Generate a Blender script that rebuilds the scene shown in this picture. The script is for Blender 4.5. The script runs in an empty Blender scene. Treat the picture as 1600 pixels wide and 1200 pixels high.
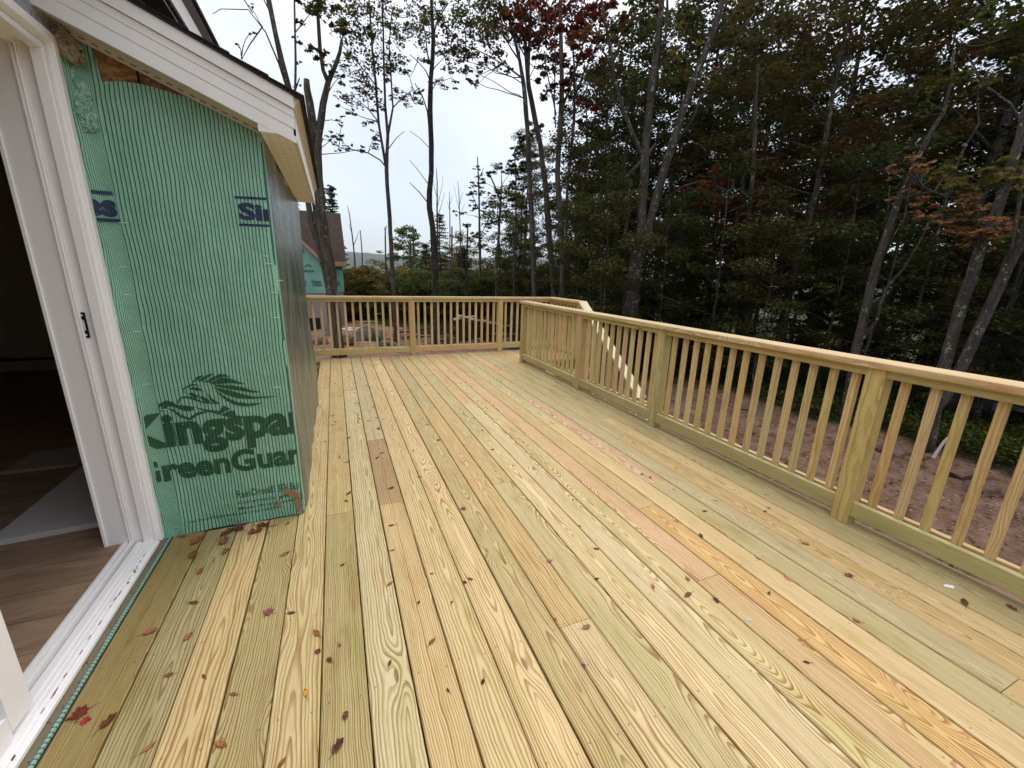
import bpy, math, random
import numpy as np
from mathutils import Vector, Matrix, noise as mnoise
R = math.radians
scene = bpy.context.scene
C = scene.collection
rng = np.random.default_rng(7)
random.seed(7)

# ------------------------------------------------------------------ camera
F, PITCH, YAW, ROLL, CH, CX = 645.114, 0.260403, 0.402651, 0.0285906, 1.3357, 0.71079
cp, sp, cy, sy = math.cos(PITCH), math.sin(PITCH), math.cos(YAW), math.sin(YAW)
FW = Vector((sy*cp, cy*cp, -sp)); r0 = Vector((cy, -sy, 0)); u0 = r0.cross(FW)
RT = math.cos(ROLL)*r0 + math.sin(ROLL)*u0
UP = -math.sin(ROLL)*r0 + math.cos(ROLL)*u0
CAM = Vector((CX, 0, CH))
cd = bpy.data.cameras.new('camera'); cam = bpy.data.objects.new('camera', cd); C.objects.link(cam)
cd.sensor_width = 36; cd.lens = F/1600*36; cd.clip_start = .02; cd.clip_end = 9000
m = Matrix((( RT.x, UP.x, -FW.x, CAM.x), (RT.y, UP.y, -FW.y, CAM.y), (RT.z, UP.z, -FW.z, CAM.z), (0, 0, 0, 1)))
cam.matrix_world = m
scene.camera = cam

# ------------------------------------------------------------------ sky, sun, exposure
SUN_EL, SUN_AZ = R(55), R(50)          # azimuth clockwise from +Y
w = bpy.data.worlds.new('World'); scene.world = w; w.use_nodes = True
nt = w.node_tree; nt.nodes.clear()
def N(t, typ, **kw):
    n = t.nodes.new(typ)
    for k, v in kw.items():
        if k == 'i':
            for a, b in v.items(): n.inputs[a].default_value = b
        else: setattr(n, k, v)
    return n
out = N(nt, 'ShaderNodeOutputWorld'); add = N(nt, 'ShaderNodeAddShader')
sky = N(nt, 'ShaderNodeTexSky', sky_type='NISHITA', sun_disc=False, sun_elevation=SUN_EL, sun_rotation=SUN_AZ)
b1 = N(nt, 'ShaderNodeBackground', i={'Strength': .05}); b2 = N(nt, 'ShaderNodeBackground', i={'Strength': .86})
tc = N(nt, 'ShaderNodeTexCoord'); sx = N(nt, 'ShaderNodeSeparateXYZ')
ramp = N(nt, 'ShaderNodeValToRGB'); cr = ramp.color_ramp
cr.elements[0].position = 0; cr.elements[0].color = (.49, .515, .56, 1)
cr.elements[1].position = .9; cr.elements[1].color = (1.7, 1.7, 1.75, 1)
e = cr.elements.new(.22); e.color = (.575, .59, .625, 1)
e = cr.elements.new(.5); e.color = (.98, .97, .98, 1)
no = N(nt, 'ShaderNodeTexNoise', i={'Scale': 1.7, 'Detail': 6, 'Roughness': .5, 'Distortion': .4})
mp = N(nt, 'ShaderNodeMapping'); mp.inputs['Scale'].default_value = (1, 1, 2.6)
mr = N(nt, 'ShaderNodeMapRange', i={'From Min': .3, 'From Max': .7, 'To Min': .80, 'To Max': 1.18})
mul = N(nt, 'ShaderNodeMixRGB', blend_type='MULTIPLY', i={'Fac': 1})
L = nt.links.new
L(tc.outputs['Generated'], sx.inputs[0]); L(sx.outputs['Z'], ramp.inputs[0])
L(tc.outputs['Generated'], mp.inputs[0]); L(mp.outputs[0], no.inputs['Vector']); L(no.outputs['Fac'], mr.inputs['Value'])
L(ramp.outputs[0], mul.inputs[1]); L(mr.outputs[0], mul.inputs[2]); L(mul.outputs[0], b2.inputs[0])
L(sky.outputs[0], b1.inputs[0]); L(b1.outputs[0], add.inputs[0]); L(b2.outputs[0], add.inputs[1]); L(add.outputs[0], out.inputs[0])
sd = bpy.data.lights.new('sun', 'SUN'); sd.energy = 1.0; sd.angle = R(30); sd.color = (1, .96, .9)
so = bpy.data.objects.new('sun', sd); C.objects.link(so)
sdir = Vector((math.sin(SUN_AZ)*math.cos(SUN_EL), math.cos(SUN_AZ)*math.cos(SUN_EL), math.sin(SUN_EL)))
so.rotation_euler = sdir.to_track_quat('Z', 'Y').to_euler()
scene.view_settings.view_transform = 'Standard'; scene.view_settings.look = 'None'
scene.view_settings.gamma = 1; scene.view_settings.exposure = 0.28

# ------------------------------------------------------------------ pixel -> world helpers (photo pixels, 1600 x 1200)
def ray(x, y):
    return FW + RT*((x-800)/F) - UP*((y-600)/F)
def onD(x, y, D):                       # point at horizontal distance D
    d = ray(x, y); return CAM + d*(D/math.hypot(d.x, d.y))
def onY(x, y, Y): d = ray(x, y); return CAM + d*((Y-CAM.y)/d.y)
def onX(x, y, X): d = ray(x, y); return CAM + d*((X-CAM.x)/d.x)
def onZ(x, y, Z): d = ray(x, y); return CAM + d*((Z-CAM.z)/d.z)
GZ = -1.3

# ------------------------------------------------------------------ object helpers
def tag(o, label=None, cat=None, group=None, kind=None):
    if label: o['label'] = label
    if cat: o['category'] = cat
    if group: o['group'] = group
    if kind: o['kind'] = kind
    return o
def thing(name, label, cat, loc=(0, 0, 0), group=None):
    o = bpy.data.objects.new(name, None); C.objects.link(o); o.location = loc; o.empty_display_size = .1
    return tag(o, label, cat, group)
class MB:
    def __init__(s): s.v = []; s.f = []; s.a = {}; s.n = 0
    def add(s, verts, faces, **attrs):
        b = s.n; verts = np.asarray(verts, float).reshape(-1, 3)
        s.v.append(verts); s.f.append([tuple(b+i for i in f) for f in faces]); s.n += len(verts)
        for k, v in attrs.items():
            v = np.asarray(v, float)
            if v.ndim == 1: v = np.tile(v, (len(verts), 1))
            s.a.setdefault(k, []).append(v)
        return s
    def box(s, lo, hi, ch=0, **at):
        x0, y0, z0 = lo; x1, y1, z1 = hi
        v = [(x0,y0,z0),(x1,y0,z0),(x1,y1,z0),(x0,y1,z0),(x0,y0,z1),(x1,y0,z1),(x1,y1,z1),(x0,y1,z1)]
        return s.add(v, [(0,3,2,1),(4,5,6,7),(0,1,5,4),(1,2,6,5),(2,3,7,6),(3,0,4,7)], **at)
    def prism(s, poly, axis, a, b, **at):     # polygon in the other two axes (in order), extruded
        n = len(poly); ar = sum(poly[i][0]*poly[(i+1) % n][1]-poly[(i+1) % n][0]*poly[i][1] for i in range(n))
        def P(q, t):
            return {'x': (t, q[0], q[1]), 'y': (q[0], t, q[1]), 'z': (q[0], q[1], t)}[axis]
        v = [P(q, a) for q in poly]+[P(q, b) for q in poly]
        f = [tuple(range(n)), tuple(range(2*n-1, n-1, -1))]+[(i, i+n, (i+1) % n+n, (i+1) % n) for i in range(n)]
        return s.add(v, f, **at)
    def tube(s, pts, rad, n=8, **at):
        pts = [Vector(p) for p in pts]; vs = []; fs = []
        for i, p in enumerate(pts):
            t = (pts[min(i+1, len(pts)-1)]-pts[max(i-1, 0)]).normalized()
            a = t.cross(Vector((0, 1, 0) if abs(t.y) < .9 else (1, 0, 0))).normalized(); b = t.cross(a)
            for k in range(n):
                q = 2*math.pi*k/n; vs.append(p+(a*math.cos(q)+b*math.sin(q))*rad[i])
        for i in range(len(pts)-1):
            for k in range(n):
                k2 = (k+1) % n; fs.append((i*n+k, (i+1)*n+k, (i+1)*n+k2, i*n+k2))
        fs.append(tuple(range(n))); fs.append(tuple(range(len(pts)*n-1, (len(pts)-1)*n-1, -1)))
        return s.add([tuple(v) for v in vs], fs, **at)
    def lumber(s, a, b, across, w, t, tone, ch=.003, par=None):
        """board from a to b (end-face centres), w along 'across', t along the third axis; carries wood coordinates"""
        a = Vector(a); b = Vector(b); l = b-a; ln = l.length; l.normalize()
        ax = Vector(across); ax = (ax-l*ax.dot(l)).normalized(); az = l.cross(ax)
        W, T = w/2, t/2; c = min(ch, T*.6, W*.6)
        prof = [(-W+c,-T),(W-c,-T),(W,-T+c),(W,T-c),(W-c,T),(-W+c,T),(-W,T-c),(-W,-T+c)]
        if par is None:
            par = (random.uniform(-.09, .09), random.uniform(.004, .075), random.uniform(.0045, .0085))
        off = random.uniform(0, 200)
        vs = []; gc = []
        for q, base in ((0, a), (ln, b)):
            for (u, v) in prof:
                vs.append(tuple(base+ax*u+az*v)); gc.append((u, q+off, v))
        fs = [tuple(range(8)), tuple(range(15, 7, -1))]+[(i, i+8, (i+1) % 8+8, (i+1) % 8) for i in range(8)]
        return s.add(vs, fs, gc=np.array(gc), gp=np.array(par), tone=np.array(tone))
    def build(s, name, mat, parent=None, smooth=False, off=None):
        me = bpy.data.meshes.new(name)
        v = np.concatenate(s.v); fl = [f for g in s.f for f in g]
        o = Vector((0, 0, 0))
        if parent is not None:
            q = parent
            while q is not None: o = o+q.location; q = q.parent
        if off is not None: o = Vector(off)
        v = v-np.array(o)
        me.from_pydata(v.tolist(), [], fl)
        for k, l in s.a.items():
            at = me.attributes.new(k, 'FLOAT_VECTOR', 'POINT'); at.data.foreach_set('vector', np.concatenate(l).ravel())
        if smooth: me.polygons.foreach_set('use_smooth', [True]*len(me.polygons))
        me.validate(); me.update()
        ob = bpy.data.objects.new(name, me); C.objects.link(ob)
        if off is not None and parent is None: ob.location = off
        if parent is not None: ob.parent = parent
        me.materials.append(mat)
        return ob

# ------------------------------------------------------------------ materials
def mat(name, col=(.5, .5, .5), rough=.7, **kw):
    m = bpy.data.materials.new(name); m.use_nodes = True
    b = m.node_tree.nodes['Principled BSDF']; b.inputs['Base Color'].default_value = (*col, 1)
    b.inputs['Roughness'].default_value = rough
    if rough > .75: b.inputs['Specular IOR Level'].default_value = .12
    for k, v in kw.items(): b.inputs[k.replace('_', ' ')].default_value = v
    return m
def mix(t, a, b, f, mode='MIX'):
    n = t.nodes.new('ShaderNodeMixRGB'); n.blend_type = mode
    for i, x in ((0, f), (1, a), (2, b)):
        if isinstance(x, (int, float)): n.inputs[i].default_value = x
        elif isinstance(x, tuple): n.inputs[i].default_value = (*x, 1)
        else: t.links.new(x, n.inputs[i])
    return n.outputs[0]
def mth(t, op, a, b=None, c=None, clamp=False):
    n = t.nodes.new('ShaderNodeMath'); n.operation = op; n.use_clamp = clamp
    for i, x in enumerate((a, b, c)):
        if x is None: continue
        if isinstance(x, (int, float)): n.inputs[i].default_value = x
        else: t.links.new(x, n.inputs[i])
    return n.outputs[0]
def noise(t, vec, scale, detail=3, rough=.5, dist=0, sc=None):
    if sc is not None:
        mp = t.nodes.new('ShaderNodeMapping'); mp.inputs['Scale'].default_value = sc; t.links.new(vec, mp.inputs[0]); vec = mp.outputs[0]
    n = t.nodes.new('ShaderNodeTexNoise'); n.inputs['Scale'].default_value = scale; n.inputs['Detail'].default_value = detail
    n.inputs['Roughness'].default_value = rough; n.inputs['Distortion'].default_value = dist
    t.links.new(vec, n.inputs['Vector']); return n.outputs['Fac']
def smooth(t, x, a, b, lo=0., hi=1.):
    n = t.nodes.new('ShaderNodeMapRange'); n.interpolation_type = 'SMOOTHSTEP'
    for i, v in (('From Min', a), ('From Max', b), ('To Min', lo), ('To Max', hi)): n.inputs[i].default_value = v
    t.links.new(x, n.inputs['Value']); return n.outputs[0]
def pos(t): return t.nodes.new('ShaderNodeNewGeometry').outputs['Position']
def attr(t, nm): n = t.nodes.new('ShaderNodeAttribute'); n.attribute_name = nm; return n.outputs['Vector']
def bump(t, b, h, dist=.002, strength=1.):
    n = t.nodes.new('ShaderNodeBump'); n.inputs['Distance'].default_value = dist; n.inputs['Strength'].default_value = strength
    t.links.new(h, n.inputs['Height']); t.links.new(n.outputs[0], b.inputs['Normal'])
def sock(m): return m.node_tree, m.node_tree.nodes['Principled BSDF']

def wood_mat(name='pressure_treated_pine', screws=False):
    m = mat(name, rough=.62); t, b = sock(m)
    gc, gp, tone = attr(t, 'gc'), attr(t, 'gp'), mix(t, attr(t, 'tone'), (1.05, 1.05, 1.02), 1, 'MULTIPLY')
    s = t.nodes.new('ShaderNodeSeparateXYZ'); t.links.new(gc, s.inputs[0]); x, y, z = s.outputs
    p = t.nodes.new('ShaderNodeSeparateXYZ'); t.links.new(gp, p.inputs[0]); px, dd, sp_ = p.outputs
    n1 = noise(t, gc, 1, 2, .5, 0, (1.5, 1.1, 1.5))
    n2 = noise(t, gc, 1, 3, .55, 0, (8, 3.2, 8))
    n3 = noise(t, gc, 1, 2, .5, 0, (60, 9, 60))
    # pith line wanders below the face: gives straight grain, cathedrals and eyes
    d = mth(t, 'ADD', mth(t, 'ADD', dd, mth(t, 'MULTIPLY', mth(t, 'SUBTRACT', n1, .5), .16 if screws else .07)), z)
    xx = mth(t, 'SUBTRACT', x, mth(t, 'ADD', px, mth(t, 'MULTIPLY', mth(t, 'SUBTRACT', n2, .5), .035 if screws else .014)))
    r = mth(t, 'SQRT', mth(t, 'ADD', mth(t, 'MULTIPLY', xx, xx), mth(t, 'MULTIPLY', d, d)))
    # knots: grain swirls round sparse cell points
    mpk = t.nodes.new('ShaderNodeMapping'); mpk.inputs['Scale'].default_value = (5.5, 1.5, 2); t.links.new(gc, mpk.inputs[0])
    vo = t.nodes.new('ShaderNodeTexVoronoi'); vo.voronoi_dimensions = '3D'; vo.inputs['Scale'].default_value = 1; t.links.new(mpk.outputs[0], vo.inputs['Vector'])
    kd = vo.outputs['Distance']
    k1 = mth(t, 'POWER', smooth(t, kd, .36, 0, 0, 1), 2)
    r = mth(t, 'ADD', r, mth(t, 'MULTIPLY', k1, .034))
    r = mth(t, 'ADD', r, mth(t, 'MULTIPLY', mth(t, 'SUBTRACT', n3, .5), .0028))
    cr_ = t.nodes.new('ShaderNodeCombineXYZ'); t.links.new(mth(t, 'MULTIPLY', r, 60), cr_.inputs[0]); t.links.new(mth(t, 'MULTIPLY', px, 37), cr_.inputs[1])
    r = mth(t, 'ADD', r, mth(t, 'MULTIPLY', mth(t, 'SUBTRACT', noise(t, cr_.outputs[0], 1, 2), .5), .012))
    rq = mth(t, 'DIVIDE', r, sp_); ph = mth(t, 'FRACT', rq)
    wn = t.nodes.new('ShaderNodeTexWhiteNoise'); wn.noise_dimensions = '1D'; t.links.new(mth(t, 'FLOOR', rq), wn.inputs['W']); rj = wn.outputs['Value']
    ra = t.nodes.new('ShaderNodeValToRGB'); t.links.new(ph, ra.inputs[0]); q = ra.color_ramp
    q.elements[0].position = 0; q.elements[0].color = (.15,)*3+(1,); q.elements[1].position = 1; q.elements[1].color = (.35,)*3+(1,)
    for ps, v in ((.08, 0), (.45, .04), (.70, .75), (.86, 1), (.95, 1)): e = q.elements.new(ps); e.color = (v,)*3+(1,)
    ring = mix(t, ra.outputs[0], (0, 0, 0), 0)
    vary = mth(t, 'MULTIPLY', smooth(t, noise(t, gc, 1, 2, .5, 0, (4, 1.7, 4)), .3, .7, .75, 1.), mth(t, 'ADD', .62, mth(t, 'MULTIPLY', rj, .38)))
    ringf = mth(t, 'MULTIPLY', ring, vary)
    if not screws: ringf = mth(t, 'MULTIPLY', ringf, .62)
    late = mix(t, tone, (.47, .31, .16), 1, 'MULTIPLY')
    col = mix(t, tone, late, ringf)
    fine = noise(t, gc, 1, 3, .7, 0, (420, 8, 420))
    col = mix(t, col, mix(t, col, (.80, .76, .70), 1, 'MULTIPLY'), smooth(t, fine, .42, .72))
    big = noise(t, gc, 1, 4, .6, .3, (9, 2.2, 9))
    col = mix(t, col, mix(t, col, (.93, .78, .66), 1, 'MULTIPLY'), smooth(t, big, .55, .74, 0, .6))
    g2 = noise(t, gc, 1.7, 3, .55, 0, (7, 1.3, 7))
    col = mix(t, col, mix(t, col, (.86, .91, .76), 1, 'MULTIPLY'), smooth(t, g2, .50, .70, 0, .8))
    dirt = noise(t, gc, 1, 5, .75, 0, (32, 16, 32))
    col = mix(t, col, (.16, .11, .06), smooth(t, dirt, .66, .80, 0, .45))
    knot = smooth(t, kd, .055, .030)
    col = mix(t, col, (.16, .085, .035), mth(t, 'MULTIPLY', knot, .75))
    ag = noise(t, gc, 1, 4, .65, .4, (14, 3, 14)); col = mix(t, col, mix(t, col, (.72, .66, .56), 1, 'MULTIPLY'), smooth(t, ag, .50, .78, 0, .75))
    if screws:
        P_ = pos(t); sp3 = t.nodes.new('ShaderNodeSeparateXYZ'); t.links.new(P_, sp3.inputs[0])
        ux = mth(t, 'SUBTRACT', mth(t, 'ABSOLUTE', x), .047); fy = mth(t, 'SUBTRACT', mth(t, 'MULTIPLY', mth(t, 'FRACT', mth(t, 'DIVIDE', mth(t, 'ADD', sp3.outputs[1], 1.3+.203), .406)), .406), .203)
        fy = mth(t, 'ADD', fy, mth(t, 'MULTIPLY', mth(t, 'SIGN', x), .006))
        dd_ = mth(t, 'SQRT', mth(t, 'ADD', mth(t, 'MULTIPLY', ux, ux), mth(t, 'MULTIPLY', fy, fy)))
        col = mix(t, col, (.09, .07, .045), smooth(t, dd_, .0042, .0030, 0, .55))
    t.links.new(col, b.inputs['Base Color'])
    b.inputs['Specular IOR Level'].default_value = .22
    t.links.new(smooth(t, fine, .3, .7, .55, .75), b.inputs['Roughness'])
    bump(t, b, mth(t, 'ADD', ringf, mth(t, 'MULTIPLY', fine, .7)), .0009, .7)
    return m
WOOD = wood_mat(); DECKW = wood_mat('deck_board_pine', True)

def bark_mat(name, c1, c2, lichen=.5):
    m = mat(name, rough=.95); t, b = sock(m); P = pos(t)
    a = noise(t, P, 9, 5, .65, .6, (1, 1, .22)); v = noise(t, P, 40, 3, .6, 0, (1, 1, .3))
    col = mix(t, c1, c2, smooth(t, a, .35, .68))
    col = mix(t, col, (.03, .025, .02), smooth(t, v, .52, .72, 0, .7))
    li = noise(t, P, 8.5, 4, .72); col = mix(t, col, (.30, .32, .23), smooth(t, li, .585, .63, 0, lichen))
    t.links.new(col, b.inputs['Base Color']); bump(t, b, mth(t, 'ADD', a, v), .05, 1.); b.inputs['Specular IOR Level'].default_value = .15
    return m
BARK = bark_mat('bark_brown', (.055, .046, .036), (.125, .104, .082), .5)
BARKG = bark_mat('bark_grey', (.050, .043, .036), (.108, .094, .080), .85)
BARKD = bark_mat('bark_dark', (.030, .025, .022), (.060, .050, .043), .25)
def leaf_mat(name='foliage'):
    m = bpy.data.materials.new(name); m.use_nodes = True; t = m.node_tree; t.nodes.clear()
    o = t.nodes.new('ShaderNodeOutputMaterial'); a = attr(t, 'col')
    d = t.nodes.new('ShaderNodeBsdfDiffuse'); tr = t.nodes.new('ShaderNodeBsdfTranslucent'); g = t.nodes.new('ShaderNodeBsdfGlossy'); g.inputs['Roughness'].default_value = .45
    g.inputs['Color'].default_value = (.8, .8, .8, 1)
    a = mix(t, a, (.92, .90, .84), 1, 'MULTIPLY')
    t.links.new(a, d.inputs[0]); t.links.new(a, tr.inputs[0])
    m1 = t.nodes.new('ShaderNodeMixShader'); m1.inputs[0].default_value = .42; m2 = t.nodes.new('ShaderNodeMixShader'); m2.inputs[0].default_value = .01
    t.links.new(d.outputs[0], m1.inputs[1]); t.links.new(tr.outputs[0], m1.inputs[2]); t.links.new(m1.outputs[0], m2.inputs[1]); t.links.new(g.outputs[0], m2.inputs[2]); t.links.new(m2.outputs[0], o.inputs[0])
    return m
LEAF = leaf_mat()
WHITE = mat('white_vinyl', (.74, .70, .69), .45)
t, b = sock(WHITE); P = pos(t); n_ = noise(t, P, 30, 4, .6); t.links.new(mix(t, (.90, .87, .86), (.80, .77, .75), smooth(t, n_, .5, .8, 0, .2)), b.inputs['Base Color'])
FASC = mat('white_aluminium', (.78, .76, .74), .5); t, b = sock(FASC); P = pos(t)
t.links.new(mix(t, (.80, .78, .75), (.66, .64, .61), smooth(t, noise(t, P, 5, 5, .65), .4, .75, 0, .6)), b.inputs['Base Color'])
bump(t, b, noise(t, P, 14, 3, .5), .003, .25)
SHING = mat('asphalt_shingle', (.03, .028, .028), .95)
DARK = mat('dark_gap', (.02, .018, .016), .9)

# ------------------------------------------------------------------ ground, hills
def gh(x, y):
    d = np.hypot(x-CX, y)
    h = np.full_like(d, GZ)
    far = np.clip((d-26)/60, 0, 1); h = h-far*far*(3-2*far)*6
    # land falls away under the wood on the right
    rr = np.clip((x-11.5)/30, 0, 1)*np.clip((55-d)/20+1, 0, 1); h = h-rr*2.2
    a = np.arctan2(x-CX, y)
    t = np.clip((d-1300)/2300, 0, 1); t = t*t*(3-2*t)
    ridge = 118+12*np.sin(a*5+.6)+9*np.sin(a*13+2)+4*np.sin(a*29+1)
    h = h+t*ridge
    near = np.clip((30-d)/10, 0, 1)
    h = h+near*(.05*np.sin(x*1.3+.4*y)+.04*np.sin(y*2.1-.7*x)+.03*np.sin(x*3.7+y*2.9))
    # dirt bank behind the far railing, on the left
    bank = np.exp(-((x+1)/5)**2-((y-10.5)/1.6)**2)*.35; h = h+bank
    return h
rad = np.concatenate([np.linspace(.5, 30, 130), 30*np.exp(np.linspace(0, math.log(4500/30), 150))[1:]])
ang = np.linspace(0, 2*math.pi, 361)[:-1]
RR, AA = np.meshgrid(rad, ang, indexing='ij')
X, Y = CX+RR*np.sin(AA), RR*np.cos(AA); Z = gh(X, Y)
small = (RR < 30); Z += np.where(small, rng.normal(0, .018, Z.shape), 0); Z += np.where(RR > 500, rng.normal(0, 3, Z.shape), 0)
nr, na = RR.shape
idx = np.arange(nr*na).reshape(nr, na)
a_ = idx[:-1, :]; b_ = idx[1:, :]; c_ = np.roll(idx, -1, 1)[1:, :]; d_ = np.roll(idx, -1, 1)[:-1, :]
fs = np.stack([a_, d_, c_, b_], -1).reshape(-1, 4)
me = bpy.data.meshes.new('ground'); me.from_pydata(np.stack([X, Y, Z], -1).reshape(-1, 3).tolist(), [], fs.tolist()+[tuple(idx[0, ::1].tolist())]); me.update()
me.polygons.foreach_set('use_smooth', [True]*len(me.polygons))
GR = mat('red_dirt_and_forest_floor', rough=1); t, b = sock(GR); P = pos(t); b.inputs['Specular IOR Level'].default_value = .08
s = t.nodes.new('ShaderNodeSeparateXYZ'); t.links.new(P, s.inputs[0]); gx, gy, gz = s.outputs
dirtc = mix(t, (.19, .108, .070), (.32, .20, .14), smooth(t, noise(t, P, 3.5, 6, .7), .35, .7))
vo = t.nodes.new('ShaderNodeTexVoronoi'); vo.inputs['Scale'].default_value = 11; t.links.new(P, vo.inputs['Vector'])
dirtc = mix(t, dirtc, (.44, .33, .27), smooth(t, vo.outputs['Distance'], .22, .10, 0, .8))
dirtc = mix(t, dirtc, (.07, .04, .03), smooth(t, noise(t, P, 18, 5, .7), .55, .72, 0, .7))
fl = mix(t, (.030, .026, .014), (.045, .06, .018), smooth(t, noise(t, P, 1.3, 5, .7), .4, .65))
fl = mix(t, fl, (.10, .06, .03), smooth(t, noise(t, P, 20, 3, .7), .56, .7, 0, .7))
edge = mth(t, 'ADD', gx, mth(t, 'MULTIPLY', noise(t, P, .7, 4, .6), 2.4))           # dirt ends east of x ~ 9.4
m1 = smooth(t, edge, 10.4, 10.9)
m2 = smooth(t, mth(t, 'ADD', gy, mth(t, 'MULTIPLY', noise(t, P, .5, 4, .6), 3)), 27, 28.5)
m3 = mth(t, 'MULTIPLY', smooth(t, mth(t, 'ADD', gx, mth(t, 'MULTIPLY', gy, .42)), 11.6, 12.2), smooth(t, gy, 7, 9))
mask = mth(t, 'MAXIMUM', mth(t, 'MAXIMUM', m1, m2), m3)
col = mix(t, dirtc, fl, mask)
farm = smooth(t, mth(t, 'SQRT', mth(t, 'ADD', mth(t, 'MULTIPLY', gx, gx), mth(t, 'MULTIPLY', gy, gy))), 60, 160)
col = mix(t, col, mix(t, (.030, .045, .022), (.07, .07, .035), smooth(t, noise(t, P, .03, 6, .8), .4, .7)), farm)
t.links.new(col, b.inputs['Base Color']); bump(t, b, mth(t, 'ADD', noise(t, P, 14, 6, .75), mth(t, 'MULTIPLY', vo.outputs['Distance'], -.6)), .06, .9)
me.materials.append(GR); g = bpy.data.objects.new('ground', me); C.objects.link(g); tag(g, kind='structure')

# ------------------------------------------------------------------ deck
PB = .1425; GAP = .0048
SX0, SX1 = -1, 24; YF = 6.83; YN = -1.6
seams = {4: [2.27], 6: [2.28, 3.3], 7: [3.11], 9: [4.73], 13: [3.99], 12: [3.10], 11: [2.29], 15: [1.13], 19: [.35, 4.86], 10: [1.13, 4.0], 21: [3.16], 17: [3.16], 18: [3.99, 1.95], 5: [4.9], 3: [5.1], 8: [4.0, .5], 14: [4.8], 16: [1.72, 5.25], 20: [2.7, 5.3], 22: [4.4], 2: [], 23: [2.3, 5.3], 1: [-.5], 0: []}
PAL = [(.66, .50, .25), (.63, .46, .22), (.58, .48, .25), (.68, .52, .28), (.54, .46, .25), (.67, .47, .25), (.60, .51, .30)]
special = {(-1, 0): (.37, .28, .11), (0, 0): (.46, .40, .21), (1, 0): (.58, .47, .22), (2, 0): (.50, .41, .19), (3, 0): (.63, .50, .26), (4, 0): (.50, .41, .19), (4, 1): (.62, .48, .23), (5, 0): (.70, .60, .35), (6, 0): (.68, .51, .26), (6, 1): (.44, .30, .16), (7, 0): (.68, .54, .28), (8, 0): (.66, .48, .27), (9, 0): (.58, .46, .23), (10, 0): (.69, .55, .31), (12, 0): (.69, .55, .31), (12, 1): (.60, .51, .28), (13, 1): (.67, .48, .25),
           (11, 0): (.62, .52, .28), (13, 0): (.69, .57, .34), (15, 1): (.62, .42, .25), (16, 0): (.67, .43, .18), (18, 1): (.65, .46, .30), (14, 0): (.63, .51, .27)}
gpar = {5: (.03, .006, .011), 3: (-.01, .010, .011), 7: (.02, .022, .012), 4: (-.3, .02, .0075), 0: (.02, .02, .010), 6: (.12, .03, .0078), 9: (.015, .03, .0085), 10: (0, .015, .011), 1: (.0, .018, .012), 12: (0, .02, .010), 2: (-.06, .03, .008), 8: (.01, .03, .009), -1: (.25, .05, .006)}
deck = thing('wooden_deck', 'new treated pine deck of long boards in front of the green wrapped house', 'deck', (1.7, 2.6, 0))
mb = MB()
for k in range(SX0, SX1):
    x = (k+.5)*PB
    ye = YF if k > 2 else 2.335
    cuts = [YN]+[c for c in sorted(seams.get(k, []))]+[ye]
    for i in range(len(cuts)-1):
        tone = special.get((k, i)) or PAL[random.randrange(len(PAL))]
        f_ = random.uniform(.88, 1.02); tone = tuple((c*.84+q*.16)*f_ for c, q in zip(tone, (.58, .46, .235)))
        a, b = cuts[i]+(.001 if i else 0), cuts[i+1]-(.001 if i < len(cuts)-2 else random.uniform(0, .006))
        dz = random.uniform(-.0012, .0008); dx = random.uniform(-.0008, .0008)
        mb.lumber((x+dx, a, -.0125+dz), (x+dx, b, -.0125+dz), (1, 0, 0), PB-GAP*random.uniform(.7, 1.5), .025, tone, .0035, gpar.get(k))
for k in range(24, 31):     # landing by the stair
    x = (k+.5)*PB
    mb.lumber((x, 5.86, -.0125), (x, YF, -.0125), (1, 0, 0), PB-GAP, .025, PAL[k % 7], .0035)
mb.build('decking', DECKW, deck)
mb = MB()
T2 = (.50, .40, .22)
for p in (((3.405, YN, -.14), (3.405, 5.86, -.14), (0, 0, 1)), ((-.1, YF-.02, -.14), (4.41, YF-.02, -.14), (0, 0, 1)), ((4.395, 5.86, -.14), (4.395, YF-.04, -.14), (0, 0, 1))):
    mb.lumber(*p, .22, .038, T2)
for yy in np.arange(-1.3, 6.7, .406): mb.lumber((-.1, yy, -.12), (3.38, yy, -.12), (0, 0, 1), .18, .038, T2)
mb.build('joists', WOOD, deck)
for xx in (.2, 1.8, 3.3):
    for yy in (1.2, 3.8, 6.5): MB().lumber((xx, yy, GZ-.3), (xx, yy, -.21), (1, 0, 0), .14, .14, T2).build('support_post', WOOD, deck)

# ------------------------------------------------------------------ railings
def tone_r(kind='p'):
    base = {'p': (.55, .43, .20), 'g': (.50, .42, .21), 'o': (.60, .44, .21), 'c': (.65, .52, .28), 't': (.60, .46, .24)}[kind]
    return tuple(c*random.uniform(.92, 1.07) for c in base)
def post(root, x0, y0, tone, top=.907, w=.089, bot=0.001):
    b = MB(); b.lumber((x0+w/2, y0+w/2, bot), (x0+w/2, y0+w/2, top), (1, 0, 0), w, w, tone, .003, (random.choice((-1, 1))*random.uniform(.06, .14), .03, .0075)); return b.build('post', WOOD, root)
def bal(root, c, tone, z0=.075, z1=.895):
    b = MB(); b.lumber((c[0], c[1], z0), (c[0], c[1], z1), (1, 0, 0), .034, .034, tone, .002, (random.choice((-1, 1))*random.uniform(.12, .3), random.uniform(.0, .2), random.uniform(.006, .010))); return b.build('baluster', WOOD, root)
rr = thing('deck_railing', 'long pine railing down the right side of the deck, next to the woods', 'railing', (3.36, 2.5, 0))
py = [5.761, 4.111, 2.776, 1.171, -.434]
cnt = [14, 11, 13, 13]
tones = ['g', 'p', 'g', 'p', 'p']
for i, y in enumerate(py): post(rr, 3.318, y, tone_r(tones[i]))
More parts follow.
